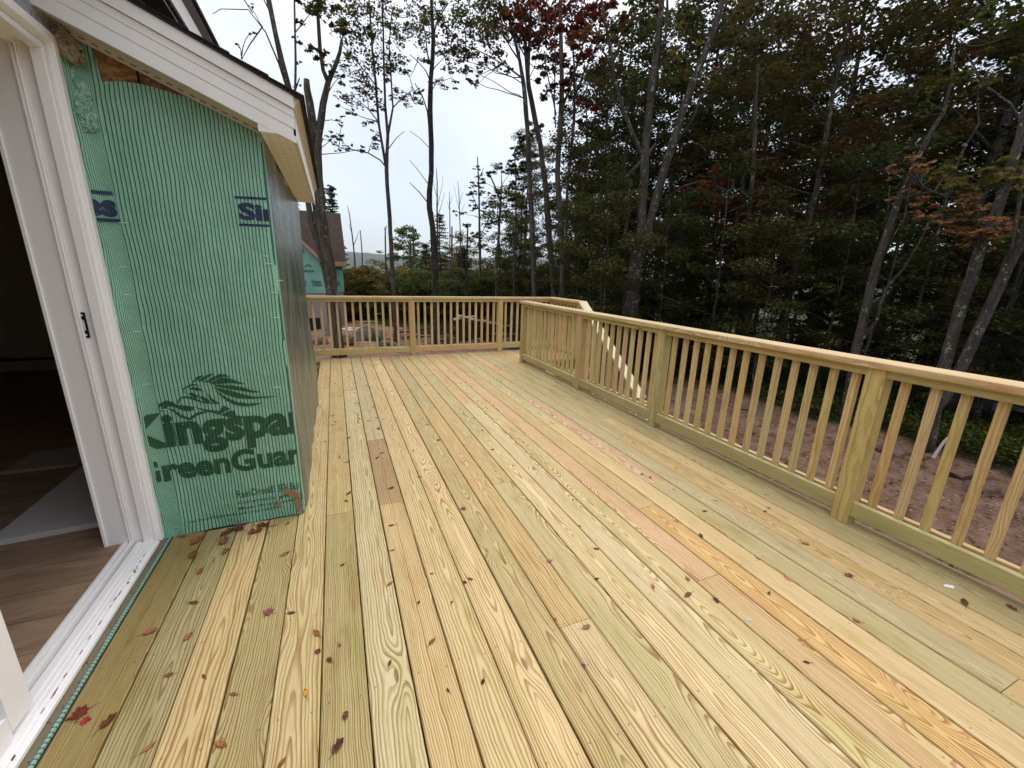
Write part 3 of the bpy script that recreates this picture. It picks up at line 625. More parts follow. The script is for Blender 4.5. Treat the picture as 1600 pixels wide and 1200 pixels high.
# crumpled wrap / foam at the top of the inside corner
CR = mat('crumpled_film', rough=.35); t, b = sock(CR); P = pos(t)
t.links.new(mix(t, mix(t, (.16, .34, .24), (.34, .56, .44), smooth(t, noise(t, P, 40, 4, .7, 2), .4, .6)), (.03, .09, .06), smooth(t, noise(t, P, 70, 4, .7, 2), .55, .6)), b.inputs['Base Color'])
FOAM = mat('spray_foam', rough=.9); t, b = sock(FOAM); P = pos(t); t.links.new(mix(t, (.30, .24, .14), (.07, .05, .03), smooth(t, noise(t, P, 60, 4, .7, 1), .5, .65)), b.inputs['Base Color'])
def crumple(name, pts, rad_, matl, amp, n=14):
    b_ = MB(); vs = []; fs = []
    for i, p in enumerate(pts):
        t_ = i/(len(pts)-1)
        for k in range(n):
            q = 2*math.pi*k/n; r_ = rad_[i]*(1+amp*random.uniform(-1, 1))
            vs.append((p[0]+r_*math.cos(q), p[1]+r_*.6*math.sin(q), p[2]+random.uniform(-.006, .006)))
    for i in range(len(pts)-1):
        for k in range(n): fs.append((i*n+k, i*n+(k+1) % n, (i+1)*n+(k+1) % n, (i+1)*n+k))
    fs.append(tuple(range(n-1, -1, -1))); fs.append(tuple(range((len(pts)-1)*n, len(pts)*n)))
    return b_.add(vs, fs).build(name, matl, house)
crumple('crumpled_wrap', [(-.135+.01*math.sin(i), 2.325, 1.83+i*.018) for i in range(17)], [.016+.012*math.sin(i*.35) for i in range(17)], CR, .35, 18)
crumple('spray_foam', [(-.150+.012*i/3, 2.30, 2.15-i*.012) for i in range(9)][::-1], [.018, .028, .034, .038, .038, .036, .032, .028, .02], FOAM, .25, 16)

# sliding door ----------------------------------------------------------
door = thing('sliding_door', 'white vinyl sliding patio door standing open at the left edge of the deck', 'sliding door', (-.2, 1.3, .035))
prof = [(-.1605, 0), (-.158, .004), (-.158, .030), (-.161, .033), (-.176, .034), (-.176, .041), (-.184, .041), (-.184, .048), (-.178, .048), (-.178, .064), (-.181, .067), (-.212, .070), (-.215, .067), (-.215, .052), (-.250, .052), (-.250, .064), (-.254, .067), (-.2565, .060), (-.2595, .060), (-.262, .069), (-.266, .069), (-.268, .060), (-.346, .060), (-.348, .066), (-.358, .066), (-.358, .040), (-.300, .002)]
O0, O1, OT = .30, 2.294, 2.127
b_ = MB(); vs = []; n_ = len(prof)
for (x, d) in prof: vs.append((x, O1-d, .034))
for (x, d) in prof: vs.append((x, O1-d, OT-d))
for (x, d) in prof: vs.append((x, O0+d, OT-d))
for (x, d) in prof: vs.append((x, O0+d, .034))
fs = []
for s_ in range(3):
    for i in range(n_): fs.append((s_*n_+i, s_*n_+(i+1) % n_, (s_+1)*n_+(i+1) % n_, (s_+1)*n_+i))
fs.append(tuple(range(n_))); fs.append(tuple(range(4*n_-1, 3*n_-1, -1)))
frm = b_.add(vs, fs).build('frame', WHITE, door)
sill = [(-.159, .036), (-.1588, .048), (-.163, .050), (-.172, .0505), (-.173, .056), (-.179, .0565), (-.180, .052), (-.186, .0525), (-.187, .058), (-.194, .0585), (-.195, .054), (-.202, .0545), (-.203, .060), (-.209, .0605), (-.210, .056), (-.2175, .0565), (-.2185, .062), (-.240, .064), (-.241, .040), (-.2525, .040), (-.2535, .072), (-.262, .073), (-.263, .062), (-.270, .062), (-.271, .078), (-.281, .079), (-.283, .067), (-.297, .066), (-.297, .036)]
MB().prism(sill, 'y', O0+.06, O1-.0605).build('sill', WHITE, door)
MB().prism([(-.2415, .0402), (-.252, .0402), (-.252, .0412), (-.2415, .0412)], 'y', O0+.061, O1-.062).build('sill_track', DARK, door)
GR_ = mat('sill_grime', (.16, .10, .07), .9)
b_ = MB()
for k in range(26):
    y = random.uniform(.9, 2.15); l_ = random.uniform(.004, .03); x = -.176+random.uniform(-.004, .003)
    b_.box((x, y, .0508), (x+random.uniform(.001, .003), y+l_, .0575))
b_.build('grime', GR_, door)
KEEP = mat('black_metal', (.015, .016, .02), .35, Metallic=.6)
kp = onY(132, 508, O1-.053)
b_ = MB(); b_.box((kp.x-.010, O1-.058, kp.z-.052), (kp.x+.010, O1-.0525, kp.z-.022)).box((kp.x-.010, O1-.058, kp.z+.022), (kp.x+.010, O1-.0525, kp.z+.052)).box((kp.x-.010, O1-.0575, kp.z-.0219), (kp.x-.005, O1-.0525, kp.z+.0219)).box((kp.x+.004, O1-.0575, kp.z-.0219), (kp.x+.010, O1-.0525, kp.z+.0219))
kk = b_.build('lock_keeper', KEEP, door)
for dz in (-.04, .04): MB().tube([(kp.x, O1-.058, kp.z+dz), (kp.x, O1-.061, kp.z+dz)], [.004, .0025], 10).build('screw', STAP, kk)
# fixed panel on the near side
b_ = MB(); b_.box((-.250, 1.300, .082), (-.196, 1.385, 2.05)); stile = b_.build('panel_stile', WHITE, door)
MB().box((-.246, .37, .065), (-.198, 1.2995, .135)).build('panel_rail', WHITE, door)
GL = mat('window_glass', (.55, .6, .66), .05, Metallic=.0, Alpha=1); t, b = sock(GL); b.inputs['Transmission Weight'].default_value = 1.0; b.inputs['Base Color'].default_value = (.8, .87, .92, 1)
MB().box((-.226, .372, .1355), (-.220, 1.2995, 2.05)).build('glass_pane', GL, door)

# interior ---------------------------------------------------------------
FLM = mat('vinyl_plank_floor', rough=.55); t, b = sock(FLM); P = pos(t)
s = t.nodes.new('ShaderNodeSeparateXYZ'); t.links.new(P, s.inputs[0])
gr = noise(t, P, 1, 5, .65, .6, (3, 14, 1)); row = mth(t, 'FRACT', mth(t, 'DIVIDE', s.outputs[1], .18))
t.links.new(mix(t, mix(t, (.24, .15, .09), (.37, .245, .155), smooth(t, gr, .35, .68)), (.05, .035, .025), smooth(t, row, .02, .01)), b.inputs['Base Color'])
o = MB().box((-6, -1.5, .02), (-.2975, 6.6, .066)).build('interior_floor', FLM); tag(o, kind='structure')
PLA = mat('interior_paint', (.60, .52, .42), .9)
for nm, lo, hi in (('interior_wall', (-6.1, -1.6, .02), (-6.001, 6.7, 2.5)), ('interior_wall', (-6, 6.601, .02), (-.28, 6.7, 2.5)), ('interior_wall', (-6, -1.6, .02), (-.28, -1.501, 2.5)), ('interior_ceiling', (-6.1, -1.6, 2.5), (-.28, 6.7, 2.6))):
    o = MB().box(lo, hi).build(nm, PLA); tag(o, kind='structure')
hb = thing('baseboard_heater', 'low pale baseboard heater along the dark far wall inside the house', 'heater', (-3.2, 6.55, .066))
MB().box((-5.9, 6.52, .10), (-.9, 6.60, .20)).build('cover', mat('heater_enamel', (.5, .47, .42), .5), hb)
MB().box((-5.9, 6.53, .205), (-.9, 6.60, .235)).build('top_vent', DARK, hb)
MB().box((-5.9, 6.51, .236), (-.9, 6.60, .25)).build('top_cover', mat('heater_top', (.5, .47, .42), .5), hb)
pn = MB(); pn.add([(-.83, 2.40, .067), (-.40, 2.44, .067), (-.40, 3.9, .067), (-.84, 3.2, .067), (-.83, 2.40, .095), (-.40, 2.44, .095), (-.40, 3.9, .095), (-.84, 3.2, .095)], [(3, 2, 1, 0), (4, 5, 6, 7), (0, 1, 5, 4), (1, 2, 6, 5), (2, 3, 7, 6), (3, 0, 4, 7)])
o = pn.build('loose_board', mat('pale_board', (.62, .60, .57), .6)); tag(o, 'pale grey board lying on the plank floor just inside the open door', 'board')
o = MB().box((-1.25, 3.3, .067), (-.9, 3.62, .085)).build('carton', mat('carton_paper', (.40, .34, .29), .8)); tag(o, 'small flat brown carton on the floor further inside the dark room', 'carton')

# ------------------------------------------------------------------ things lying on the deck
LV = [((125,1115),'m',.060,(.16,.035,.030),'dark red maple leaf lying flat on the outermost board by the door sill'),
 ((133,1127),'m',.032,(.35,.03,.05),'bright crimson leaf tucked against the dark red maple leaf by the door sill'),
 ((170,1127),'c',.055,(.10,.035,.02),'torn dark brown leaf caught in the board gap beside the red maple leaf'),
 ((345,1163),'o',.042,(.36,.16,.05),'orange brown oval leaf near the bottom edge, left of the centre'),
 ((365,1085),'o',.026,(.22,.09,.06),'small brown leaf just above the orange brown oval leaf'),
 ((478,1083),'o',.036,(.62,.36,.06),'golden yellow leaf with a brown tip near the bottom of the deck'),
 ((420,957),'m',.050,(.26,.10,.14),'purple pink maple leaf on the boards in front of the door'),
 ((303,942),'o',.040,(.17,.08,.035),'brown oval leaf below the leaf with the dark lobe by the wall'),
 ((313,893),'c',.045,(.24,.10,.06),'reddish brown leaf with a darker lobe in front of the green wall'),
 ((675,1003),'o',.036,(.22,.09,.04),'upright brown leaf with a stem in the lower middle of the deck'),
 ((540,1118),'c',.032,(.12,.06,.04),'thin crumpled brown leaf at the bottom, right of the golden one'),
 ((528,1166),'c',.048,(.09,.035,.03),'dark maroon curled leaf with a long stem at the bottom edge'),
 ((440,1193),'o',.034,(.24,.11,.06),'brown leaf cut by the bottom edge of the picture'),
 ((735,905),'o',.028,(.16,.05,.035),'small maroon leaf on a pinkish board in the middle of the deck'),
 ((858,877),'c',.034,(.30,.14,.13),'pinkish curled leaf right of the middle of the deck'),
 ((724,795),'m',.040,(.22,.05,.05),'wine red leaf with points alone on the greenish grained board'),
 ((1075,930),'o',.046,(.13,.07,.06),'dark oval leaf near the orange streaked board'),
 ((1020,917),'o',.038,(.34,.18,.08),'thin orange brown leaf left of the dark oval leaf'),
 ((932,905),'c',.026,(.07,.035,.03),'tiny black brown leaf left of the thin orange brown leaf'),
 ((916,980),'c',.040,(.30,.17,.15),'pale pinkish brown leaf at a board end in the lower middle'),
 ((868,968),'m',.016,(.50,.03,.02),'tiny bright red leaf beside the pale pinkish brown one'),
 ((1095,838),'c',.040,(.06,.035,.025),'dark curled leaf at the upper end of the orange streak'),
 ((1127,832),'o',.030,(.32,.17,.12),'small light brown leaf right of the dark curled one'),
 ((1258,849),'c',.044,(.42,.24,.16),'pale orange leaf below the near railing post'),
 ((1231,905),'o',.040,(.40,.22,.10),'light orange leaf lying across a gap right of the orange streak'),
 ((1326,900),'c',.046,(.20,.08,.05),'thick reddish brown curled leaf in front of the near railing post'),
 ((1252,1000),'o',.022,(.34,.17,.10),'small round pinkish leaf on the edge of the orange board'),
 ((1260,1035),'o',.026,(.03,.03,.03),'black oval speck of leaf below the orange board edge'),
 ((1507,942),'o',.060,(.08,.045,.03),'long narrow dark leaf near the right edge of the deck'),
 ((1580,950),'c',.046,(.15,.07,.04),'brown folded leaf at the right edge of the picture'),
 ((545,771),'o',.050,(.16,.07,.03),'long brown leaf right of the torn wall corner'),
 ((541,783),'c',.034,(.20,.13,.05),'round curled tan leaf just below the long brown leaf'),
 ((543,722),'o',.032,(.14,.06,.05),'brown leaf in the board gap beside the green wall'),
 ((591,670),'c',.050,(.12,.06,.035),'pair of dark curled leaves on the boards midway along the wall'),
 ((597,708),'c',.034,(.18,.10,.05),'tan curled leaf above the brown stained board'),
 ((613,860),'o',.026,(.17,.07,.03),'small reddish oval leaf below the brown stained board'),
 ((445,866),'o',.048,(.28,.12,.05),'rust brown leaf with a stem right of the leaf pile'),
 ((535,883),'c',.024,(.06,.035,.03),'tiny dark leaf with a long stem on the olive board'),
 ((495,990),'o',.044,(.26,.12,.06),'slim rust coloured leaf on the cathedral grained board'),
 ((497,1018),'m',.030,(.14,.03,.04),'small maroon leaf at the board gap under the slim rust coloured leaf'),
 ((455,958),'o',.034,(.10,.06,.03),'dark brown oval leaf right of the purple pink maple leaf'),
 ((295,995),'c',.040,(.27,.14,.06),'twisted tan leaf above the oval knot by the door'),
 ((232,1168),'o',.036,(.32,.18,.10),'pale brown veined leaf near the bottom left corner'),
 ((236,987),'c',.050,(.30,.14,.09),'pale rust leaf on the seam of the first board by the door'),
 ((264,1055),'c',.028,(.18,.10,.05),'twisted little brown twig leaf in front of the door'),
 ((685,688),'c',.038,(.10,.06,.04),'dark curled leaf on the knotty greenish board'),
 ((770,703),'c',.036,(.09,.05,.03),'dark leaf on the yellow board end in mid deck'),
 ((655,745),'o',.034,(.20,.12,.06),'brown leaf edge standing in a gap below the knotty board'),
 ((932,858),'c',.030,(.10,.05,.04),'small dark twisted leaf in the centre right of the deck'),
 ((906,822),'o',.022,(.16,.08,.05),'tiny brown leaf above the small dark twisted leaf'),
 ((508,690),'o',.030,(.30,.12,.10),'pinkish leaf against the foot of the side wall'),
 ((912,1040),'m',.018,(.22,.05,.18),'tiny magenta leaf in the gap at the lower centre'),
 ((380,820),'c',.050,(.14,.06,.035),'dark curled leaf in the heap against the green wall, left'),
 ((400,832),'c',.050,(.18,.07,.04),'reddish curled leaf in the heap against the green wall, middle'),
 ((412,822),'c',.052,(.13,.045,.03),'maroon curled leaf topmost in the heap against the green wall'),
 ((427,822),'o',.036,(.30,.15,.07),'light brown leaf at the right end of the heap by the wall'),
 ((355,833),'c',.050,(.11,.05,.03),'dark brown leaf of the second heap by the wall'),
 ((372,828),'c',.046,(.08,.04,.03),'nearly black curled leaf between the two heaps by the wall'),
 ((350,846),'c',.052,(.24,.12,.07),'tan cupped leaf at the foot of the second heap'),
 ((285,839),'o',.044,(.24,.09,.05),'rust oval leaf where the wall meets the door frame'),
 ((309,846),'c',.050,(.24,.11,.07),'brown rumpled leaf in the third gap from the door frame'),
 ((302,868),'c',.046,(.20,.09,.05),'second rumpled brown leaf below in the same board gap'),
 ((353,862),'c',.034,(.20,.09,.05),'leaf half sunk in the gap under the tan cupped leaf'),
 ((450,818),'o',.030,(.10,.11,.10),'grey green leaf near the torn wall corner')]
LFM = mat('dry_leaf', rough=.85, Specular_IOR_Level=.15); t, b = sock(LFM); P = pos(t); ca = mix(t, attr(t, 'col'), (1.25, 1.05, .85), 1, 'MULTIPLY')
t.links.new(mix(t, ca, mix(t, ca, (.45, .38, .35), 1, 'MULTIPLY'), smooth(t, noise(t, P, 90, 4, .6), .45, .7)), b.inputs['Base Color'])
def leaf_outline(kind, r_):
    if kind == 'm':
        pts = [(0, -.9), (.25, -.55), (.75, -.65), (.6, -.2), (1.05, .15), (.6, .3), (.65, .7), (.3, .55), (0, 1.15), (-.3, .55), (-.65, .7), (-.6, .3), (-1.05, .15), (-.6, -.2), (-.75, -.65), (-.25, -.55)]
    elif kind == 'o':
        pts = [(0, -1.15), (.22, -.8), (.42, -.35), (.46, .1), (.34, .6), (.14, .95), (0, 1.3), (-.14, .95), (-.36, .6), (-.46, .1), (-.42, -.35), (-.22, -.8)]
    else:
        pts = [(0, -1), (.35, -.75), (.62, -.3), (.42, .02), (.66, .38), (.34, .66), (.1, 1), (-.25, .72), (-.6, .5), (-.4, .08), (-.66, -.25), (-.33, -.7)]
    return [(x*r_*random.uniform(.88, 1.12), y*r_*random.uniform(.9, 1.1)) for x, y in pts]
def leaf_mesh(b_, x, y, z, kind, size, colr, rot):
    r_ = size*.55; pl = leaf_outline(kind, r_); n = len(pl)
    cu = {'m': random.uniform(3, 7), 'o': random.uniform(6, 14), 'c': random.uniform(16, 26)}[kind]; tw = random.uniform(-8, 8)
    rings = [1, .62, .3]; vs = []; fs = []
    for rg in rings:
        for (u, v) in pl: vs.append((u*rg, v*rg))
    vs.append((0, 0)); n3 = 3*n
    for k in range(2):
        for i in range(n): fs.append((k*n+i, k*n+(i+1) % n, (k+1)*n+(i+1) % n, (k+1)*n+i))
    for i in range(n): fs.append((2*n+i, 2*n+(i+1) % n, n3))
    P3 = []
    for (u, v) in vs: P3.append([u*(1-.25*min(1, abs(u)*cu)), v, cu*u*u+tw*u*v+cu*.35*v*v+random.uniform(0, .0015)])
    mz = min(p[2] for p in P3); tilt = random.uniform(-.2, .2); c_, s_ = math.cos(rot), math.sin(rot)
    V = [(x+p[0]*c_-p[1]*s_, y+p[0]*s_+p[1]*c_, z+p[2]-mz+.0012+(tilt*p[0] if tilt*p[0] > 0 else 0)) for p in P3]
    b_.add(V, fs, col=colr)
    # stem
    sx_, sy_ = x+pl[0][1]*-s_, y+pl[0][1]*c_; L_ = size*.45
    ex, ey = sx_-s_*-1*L_*-1*-1, sy_-c_*L_
    b_.tube([(sx_, sy_, z+.003), ((sx_+ex)/2+.002, (sy_+ey)/2, z+.005), (ex, ey, z+.0025)], [.0008, .0007, .0006], 4, col=tuple(c*.7 for c in colr))
for (pp, kd, sz_, cc, lb) in LV:
    g_ = onZ(*pp, 0); b_ = MB(); leaf_mesh(b_, g_.x, g_.y, .0, kd, sz_*(1.3 if kd == 'c' and pp[1] < 875 and pp[0] < 440 else .84), tuple(c*.8+m_*.2 for c, m_ in zip(cc, (.16, .08, .04))), random.uniform(0, 6.28))
    o = b_.build('fallen_leaf', LFM, off=(g_.x, g_.y, 0)); tag(o, lb, 'leaf', 'dead leaves scattered on the deck boards')
# little dry scraps: nothing tells them apart
def scraps(n, regs, label, group):
    for k in range(n):
        rg = regs[k % len(regs)]; x = random.uniform(rg[0], rg[1]); y = random.uniform(rg[2], rg[3])
        b_ = MB(); leaf_mesh(b_, x, y, 0, random.choice('oc'), random.uniform(.014, .032), random.choice([(.10, .05, .03), (.16, .08, .04), (.22, .11, .06), (.07, .04, .03)]), random.uniform(0, 6.28))
        o = b_.build('leaf_scrap', LFM, off=(x, y, 0)); tag(o, label, 'leaf scrap', group)
scraps(30, [(.55, 1.15, 4.7, 6.6), (.58, 1.1, 3.6, 5.6)], 'tiny dry leaf scrap in the sprinkle on the far left end of the deck', 'tiny scraps at the far left end of the deck')
scraps(12, [(0, 1.2, .9, 2.2)], 'tiny dry leaf scrap on the boards in front of the open door', 'tiny scraps in front of the door')
scraps(12, [(.7, 1.9, 2.3, 3.6)], 'tiny dry leaf scrap on the boards beside the side wall, mid deck', 'tiny scraps beside the side wall')
scraps(12, [(1.9, 3.2, .7, 2.4)], 'tiny dry leaf scrap on the boards near the nearest railing bays', 'tiny scraps near the closest railing bays')
scraps(10, [(1.4, 3.2, 3.4, 6.4)], 'tiny dry leaf scrap on the far open boards toward the stair', 'tiny scraps on the far boards toward the stair')
g_ = onZ(1483, 917, 0)
o = MB().add([(g_.x-.022, g_.y+.012, .0012), (g_.x+.006, g_.y-.016, .0012), (g_.x+.024, g_.y-.006, .004), (g_.x+.004, g_.y+.016, .0014)], [(0, 1, 2, 3)]).build('paper_scrap', mat('white_paper', (.8, .8, .82), .6), off=(g_.x, g_.y, 0)); tag(o, 'small white scrap of paper on the boards by the right railing', 'paper scrap')
g_ = onZ(1003, 741, 0)
o = MB().tube([(g_.x, g_.y, .0005), (g_.x, g_.y, .005), (g_.x, g_.y, .006)], [.012, .0115, .009], 14).build('bottle_cap', mat('green_plastic', (.02, .30, .10), .35), off=(g_.x, g_.y, 0)); tag(o, 'tiny bright green plastic cap in the middle of the deck', 'cap')
g_ = onZ(1170, 968, 0)
o = MB().add([(g_.x+.016*math.cos(a)*(1+.3*math.sin(3*a)), g_.y+.010*math.sin(a), .0012) for a in np.linspace(0, 6.28, 13)[:-1]], [tuple(range(12))]).build('chalk_mark', mat('teal_paint', (.34, .44, .33), .7), off=(g_.x, g_.y, 0)); tag(o, 'small teal paint smudge beside the reddish stain on a board', 'paint mark')

# ------------------------------------------------------------------ vegetation
PALS = {
 'green': [(.065, .095, .018), (.10, .125, .025), (.045, .068, .014), (.14, .14, .03)],
 'dkgreen': [(.034, .052, .013), (.055, .072, .018), (.026, .038, .011), (.085, .088, .022)],
 'olive': [(.085, .09, .022), (.06, .065, .018), (.12, .11, .03), (.045, .05, .014)],
 'red': [(.13, .024, .018), (.09, .02, .016), (.17, .045, .02), (.07, .022, .014)],
 'maroon': [(.10, .034, .017), (.07, .028, .014), (.13, .055, .022), (.07, .065, .018), (.05, .06, .016)],
 'orange': [(.36, .18, .085), (.28, .16, .065), (.40, .21, .10), (.24, .18, .055), (.33, .13, .08)],
 'rust': [(.19, .10, .035), (.14, .10, .03), (.24, .13, .04), (.11, .115, .03), (.09, .10, .025)],
 'bright': [(.12, .19, .03), (.09, .15, .028), (.15, .22, .04)],
 'rusty': [(.12, .055, .022), (.07, .06, .018), (.055, .065, .018), (.13, .05, .025), (.085, .09, .022), (.05, .07, .018)],
 'gold': [(.16, .13, .03), (.11, .10, .025), (.20, .15, .035)],
 'mix': [(.05, .075, .02), (.06, .05, .018), (.085, .035, .018), (.04, .055, .015)],
}
def leafcloud(centres, radii, counts, size, pal, flat=.35, upness=.75):
    """arrays of kite leaves in flattened clumps; returns verts, faces(count), colours"""
    tot = int(sum(counts)); ci = np.repeat(np.arange(len(centres)), counts)
    c = np.asarray(centres, float)[ci]; r = np.asarray(radii, float)[ci][:, None]
    d = rng.normal(0, 1, (tot, 3)); d /= np.linalg.norm(d, axis=1)[:, None]; d *= (rng.random((tot, 1))**.45); d[:, 2] *= flat
    p = c+d*r
    nrm = rng.normal(0, 1, (tot, 3)); nrm /= np.linalg.norm(nrm, axis=1)[:, None]; nrm[:, 2] = np.abs(nrm[:, 2])+upness; nrm /= np.linalg.norm(nrm, axis=1)[:, None]
    a = np.cross(nrm, rng.normal(0, 1, (tot, 3))); a /= np.linalg.norm(a, axis=1)[:, None]; b = np.cross(nrm, a)
    s = (size*rng.uniform(.6, 1.3, tot))[:, None]
    v = np.stack([p-a*s*.55, p-b*s*.42+a*s*.05, p+a*s*.62, p+b*s*.42+a*s*.05], 1).reshape(-1, 3)
    pal = np.array(PALS[pal]); cl = pal[rng.integers(0, len(pal), len(centres))][ci]*.5+pal[rng.integers(0, len(pal), tot)]*.5
    cl = cl*rng.uniform(.75, 1.25, (tot, 1)); return v, np.repeat(cl, 4, 0)
def leaf_obj(name, v, col, parent=None, loc=(0, 0, 0)):
    n = len(v)//4; me = bpy.data.meshes.new(name)
    me.vertices.add(4*n); me.vertices.foreach_set('co', (v-np.array(loc)).astype(np.float32).ravel())
    me.loops.add(4*n); me.loops.foreach_set('vertex_index', np.arange(4*n, dtype=np.int32))
    me.polygons.add(n); me.polygons.foreach_set('loop_start', np.arange(0, 4*n, 4, dtype=np.int32)); me.polygons.foreach_set('loop_total', np.full(n, 4, dtype=np.int32))
    at = me.attributes.new('col', 'FLOAT_VECTOR', 'POINT'); at.data.foreach_set('vector', col.astype(np.float32).ravel())
    me.update(); me.validate(); me.materials.append(LEAF)
    o = bpy.data.objects.new(name, me); C.objects.link(o)
    if parent: o.parent = parent
    return o
def limb(b_, p0, p1, r0_, r1_, bend=.12, n=6, seg=5):
    p0, p1 = Vector(p0), Vector(p1); L_ = (p1-p0).length; off = Vector([random.uniform(-1, 1) for _ in range(3)])*L_*bend
    pts = []
    for i in range(seg+1):
        t_ = i/seg; pts.append(p0.lerp(p1, t_)+off*math.sin(math.pi*t_)*.6+Vector([random.uniform(-1, 1) for _ in range(3)])*L_*.012)
    b_.tube(pts, [r0_+(r1_-r0_)*i/seg for i in range(seg+1)], n); return pts
def twigs(b_, p, r, k, th=.006):
    for _ in range(k):
        d = Vector([random.uniform(-1, 1), random.uniform(-1, 1), random.uniform(-.2, .7)]).normalized()*r*random.uniform(.5, 1)
        limb(b_, p, Vector(p)+d, th, th*.3, .15, 4, 3)

def photo_tree(label, D, stems, base=None, sprays=(), pal='green', bark=BARK, lsize=.09, dens=150, cat='tree', extra=None, flat=.4, jit=1.2, name='deciduous_tree', group=None):
    """stems: list of pixel polylines [(x,y,width)], at horizontal distance D. sprays: (x,y,radius px[,pal[,n]])"""
    b0 = onD(stems[0][0][0], stems[0][0][1], D)
    gz = float(gh(np.array([b0.x]), np.array([b0.y]))[0])
    root = thing(name, label, cat, (b0.x, b0.y, gz), group)
    b_ = MB(); allp = []
    for si, stm in enumerate(stems):
        pts = []; rd = []
        for (x, y, w_) in stm:
            p = onD(x, y, D+(0 if si == 0 else .0)); dep = (p-CAM).dot(FW); off = 1/max(.55, FW.dot((p-CAM).normalized()))
            pts.append(p); rd.append(.5*w_*dep/F/ (off**.5))
        if si == 0:
            top = pts[0]
            if top.z > gz+.05:     # carry the trunk down to the soil, flared
                q = Vector((b0.x-(pts[1].x-pts[0].x)*.3, b0.y-(pts[1].y-pts[0].y)*.3, gz+.3))
                pts = [Vector((q.x, q.y, gz-.2)), q]+pts if top.z > gz+.7 else [Vector((q.x, q.y, gz-.2))]+pts
                rd = [rd[0]*1.5, rd[0]*1.15]+rd if top.z > gz+.7 else [rd[0]*1.5]+rd
        # refine with small wobble
        P2 = []; R2 = []
        for i in range(len(pts)-1):
            k = max(1, int((pts[i+1]-pts[i]).length/.35))
            for j in range(k):
                t_ = j/k; q = pts[i].lerp(pts[i+1], t_); wv = rd[i]*.12
                P2.append(q+Vector((random.uniform(-wv, wv), random.uniform(-wv, wv), 0)) if j else q); R2.append((rd[i]+(rd[i+1]-rd[i])*t_)*random.uniform(.95, 1.06))
        P2.append(pts[-1]); R2.append(rd[-1]); b_.tube(P2, R2, 9 if R2[0] > .05 else 6); allp += P2
    cs, rs, ns, pl = [], [], [], []
    groups = {}
    for s_ in sprays:
        x, y, r_ = s_[:3]; pp = s_[3] if len(s_) > 3 else pal; k = s_[4] if len(s_) > 4 else None
        c = onD(x, y, D+random.uniform(-jit, jit)); dep = (c-CAM).dot(FW); rm = r_*dep/F
        k = (int(k*1.3) if k else max(24, int(dens*5.8*(rm/.8)**2)))
        # a spray is a handful of little clumps on twigs
        g_ = groups.setdefault(pp, ([], [], []))
        nearest = min(allp, key=lambda q: (q-c).length+max(0, q.z-c.z)*1.5)
        if (nearest-c).length > .25: limb(b_, nearest, c, min(.03, .012+.01*rm), .006, .1, 5, 6)
        m_ = max(4, min(26, int(rm*19)))
        for _ in range(m_):
            d = Vector((random.gauss(0, .58), random.gauss(0, .58), random.gauss(0, .36)))*rm; q = c+d
            if random.random() < .6: limb(b_, c, q, .007, .003, .12, 4, 3)
            g_[0].append(tuple(q)); g_[1].append(rm*random.uniform(.25, .55)); g_[2].append(max(3, int(k/m_*random.uniform(.6, 1.4))))
    if extra: extra(b_, root)
    b_.build('trunk', bark, root, smooth=True)
    if groups:
        V = []; K = []
        for pp, (cs, rs, ns) in groups.items():
            v, cl = leafcloud(cs, rs, ns, lsize, pp, flat); V.append(v); K.append(cl)
        leaf_obj('crown', np.concatenate(V), np.concatenate(K), root, tuple(root.location))
    return root

# --- the trees whose trunks one can follow in the photograph
photo_tree('thick rough barked tree before the neighbouring house, with a snapped stub beside its fork', 13.5,
 [[(529,545,20),(521,480,19),(517,430,18),(508,380,18),(501,330,17),(497,280,17),(495,240,17),(497,213,14),(505,162,11),(513,128,10),(505,110,7),(500,75,7),(497,25,6),(496,-40,5)],
  [(513,128,8),(525,100,7),(531,82,6),(534,63,5)], [(495,240,14),(490,200,14),(484,160,13),(480,140,12),(479,124,10)]],
 sprays=[(495,82,16,'mix'),(482,80,12),(508,95,14),(532,120,14),(500,5,30,'olive'),(478,12,22,'mix'),(530,30,26,'olive'),(545,50,20,'olive'),(520,215,9),(505,218,10),(535,232,9,'mix'),(565,233,8,'mix'),(530,190,8)], pal='dkgreen', dens=110)
def nt_tree(*a, **k): return photo_tree(*a, **k)
nt_tree('leaning bare topped tree rising from behind the white rake of the roof', 13.6,
 [[(528,545,12),(519,470,12),(509,425,11),(497,380,10),(487,350,9.5),(481,312,9.5),(470,230,10),(452,140,10),(440,95,10),(430,50,9),(420,0,9),(412,-60,7)], [(452,150,4),(436,100,3),(415,50,2.5),(388,15,2),(345,14,1.5),(332,22,1)], [(410,42,2.5),(390,70,2),(378,92,1)], [(395,20,2.2),(375,-10,2),(360,-30,1)], [(428,30,3),(410,-5,2),(405,-30,1.5)]],
 sprays=[(395,52,5,'mix',14),(372,70,4,'mix',10),(392,10,4,'mix',10)], lsize=.06)
nt_tree('thin straight sapling trunk between the roof corner and the snapped stub', 14.2,
 [[(522,545,5),(514,470,5),(503,400,5),(490,320,5),(478,260,5),(461,142,4),(462,95,4),(461,50,3.5),(460,0,3),(455,-40,2)], [(461,142,3),(468,122,2)], [(462,50,2.2),(478,30,1.6),(485,20,1)]],
 sprays=[(463,63,5,'mix',20),(466,100,5,'mix',20),(466,133,5,'mix',16)], lsize=.07)
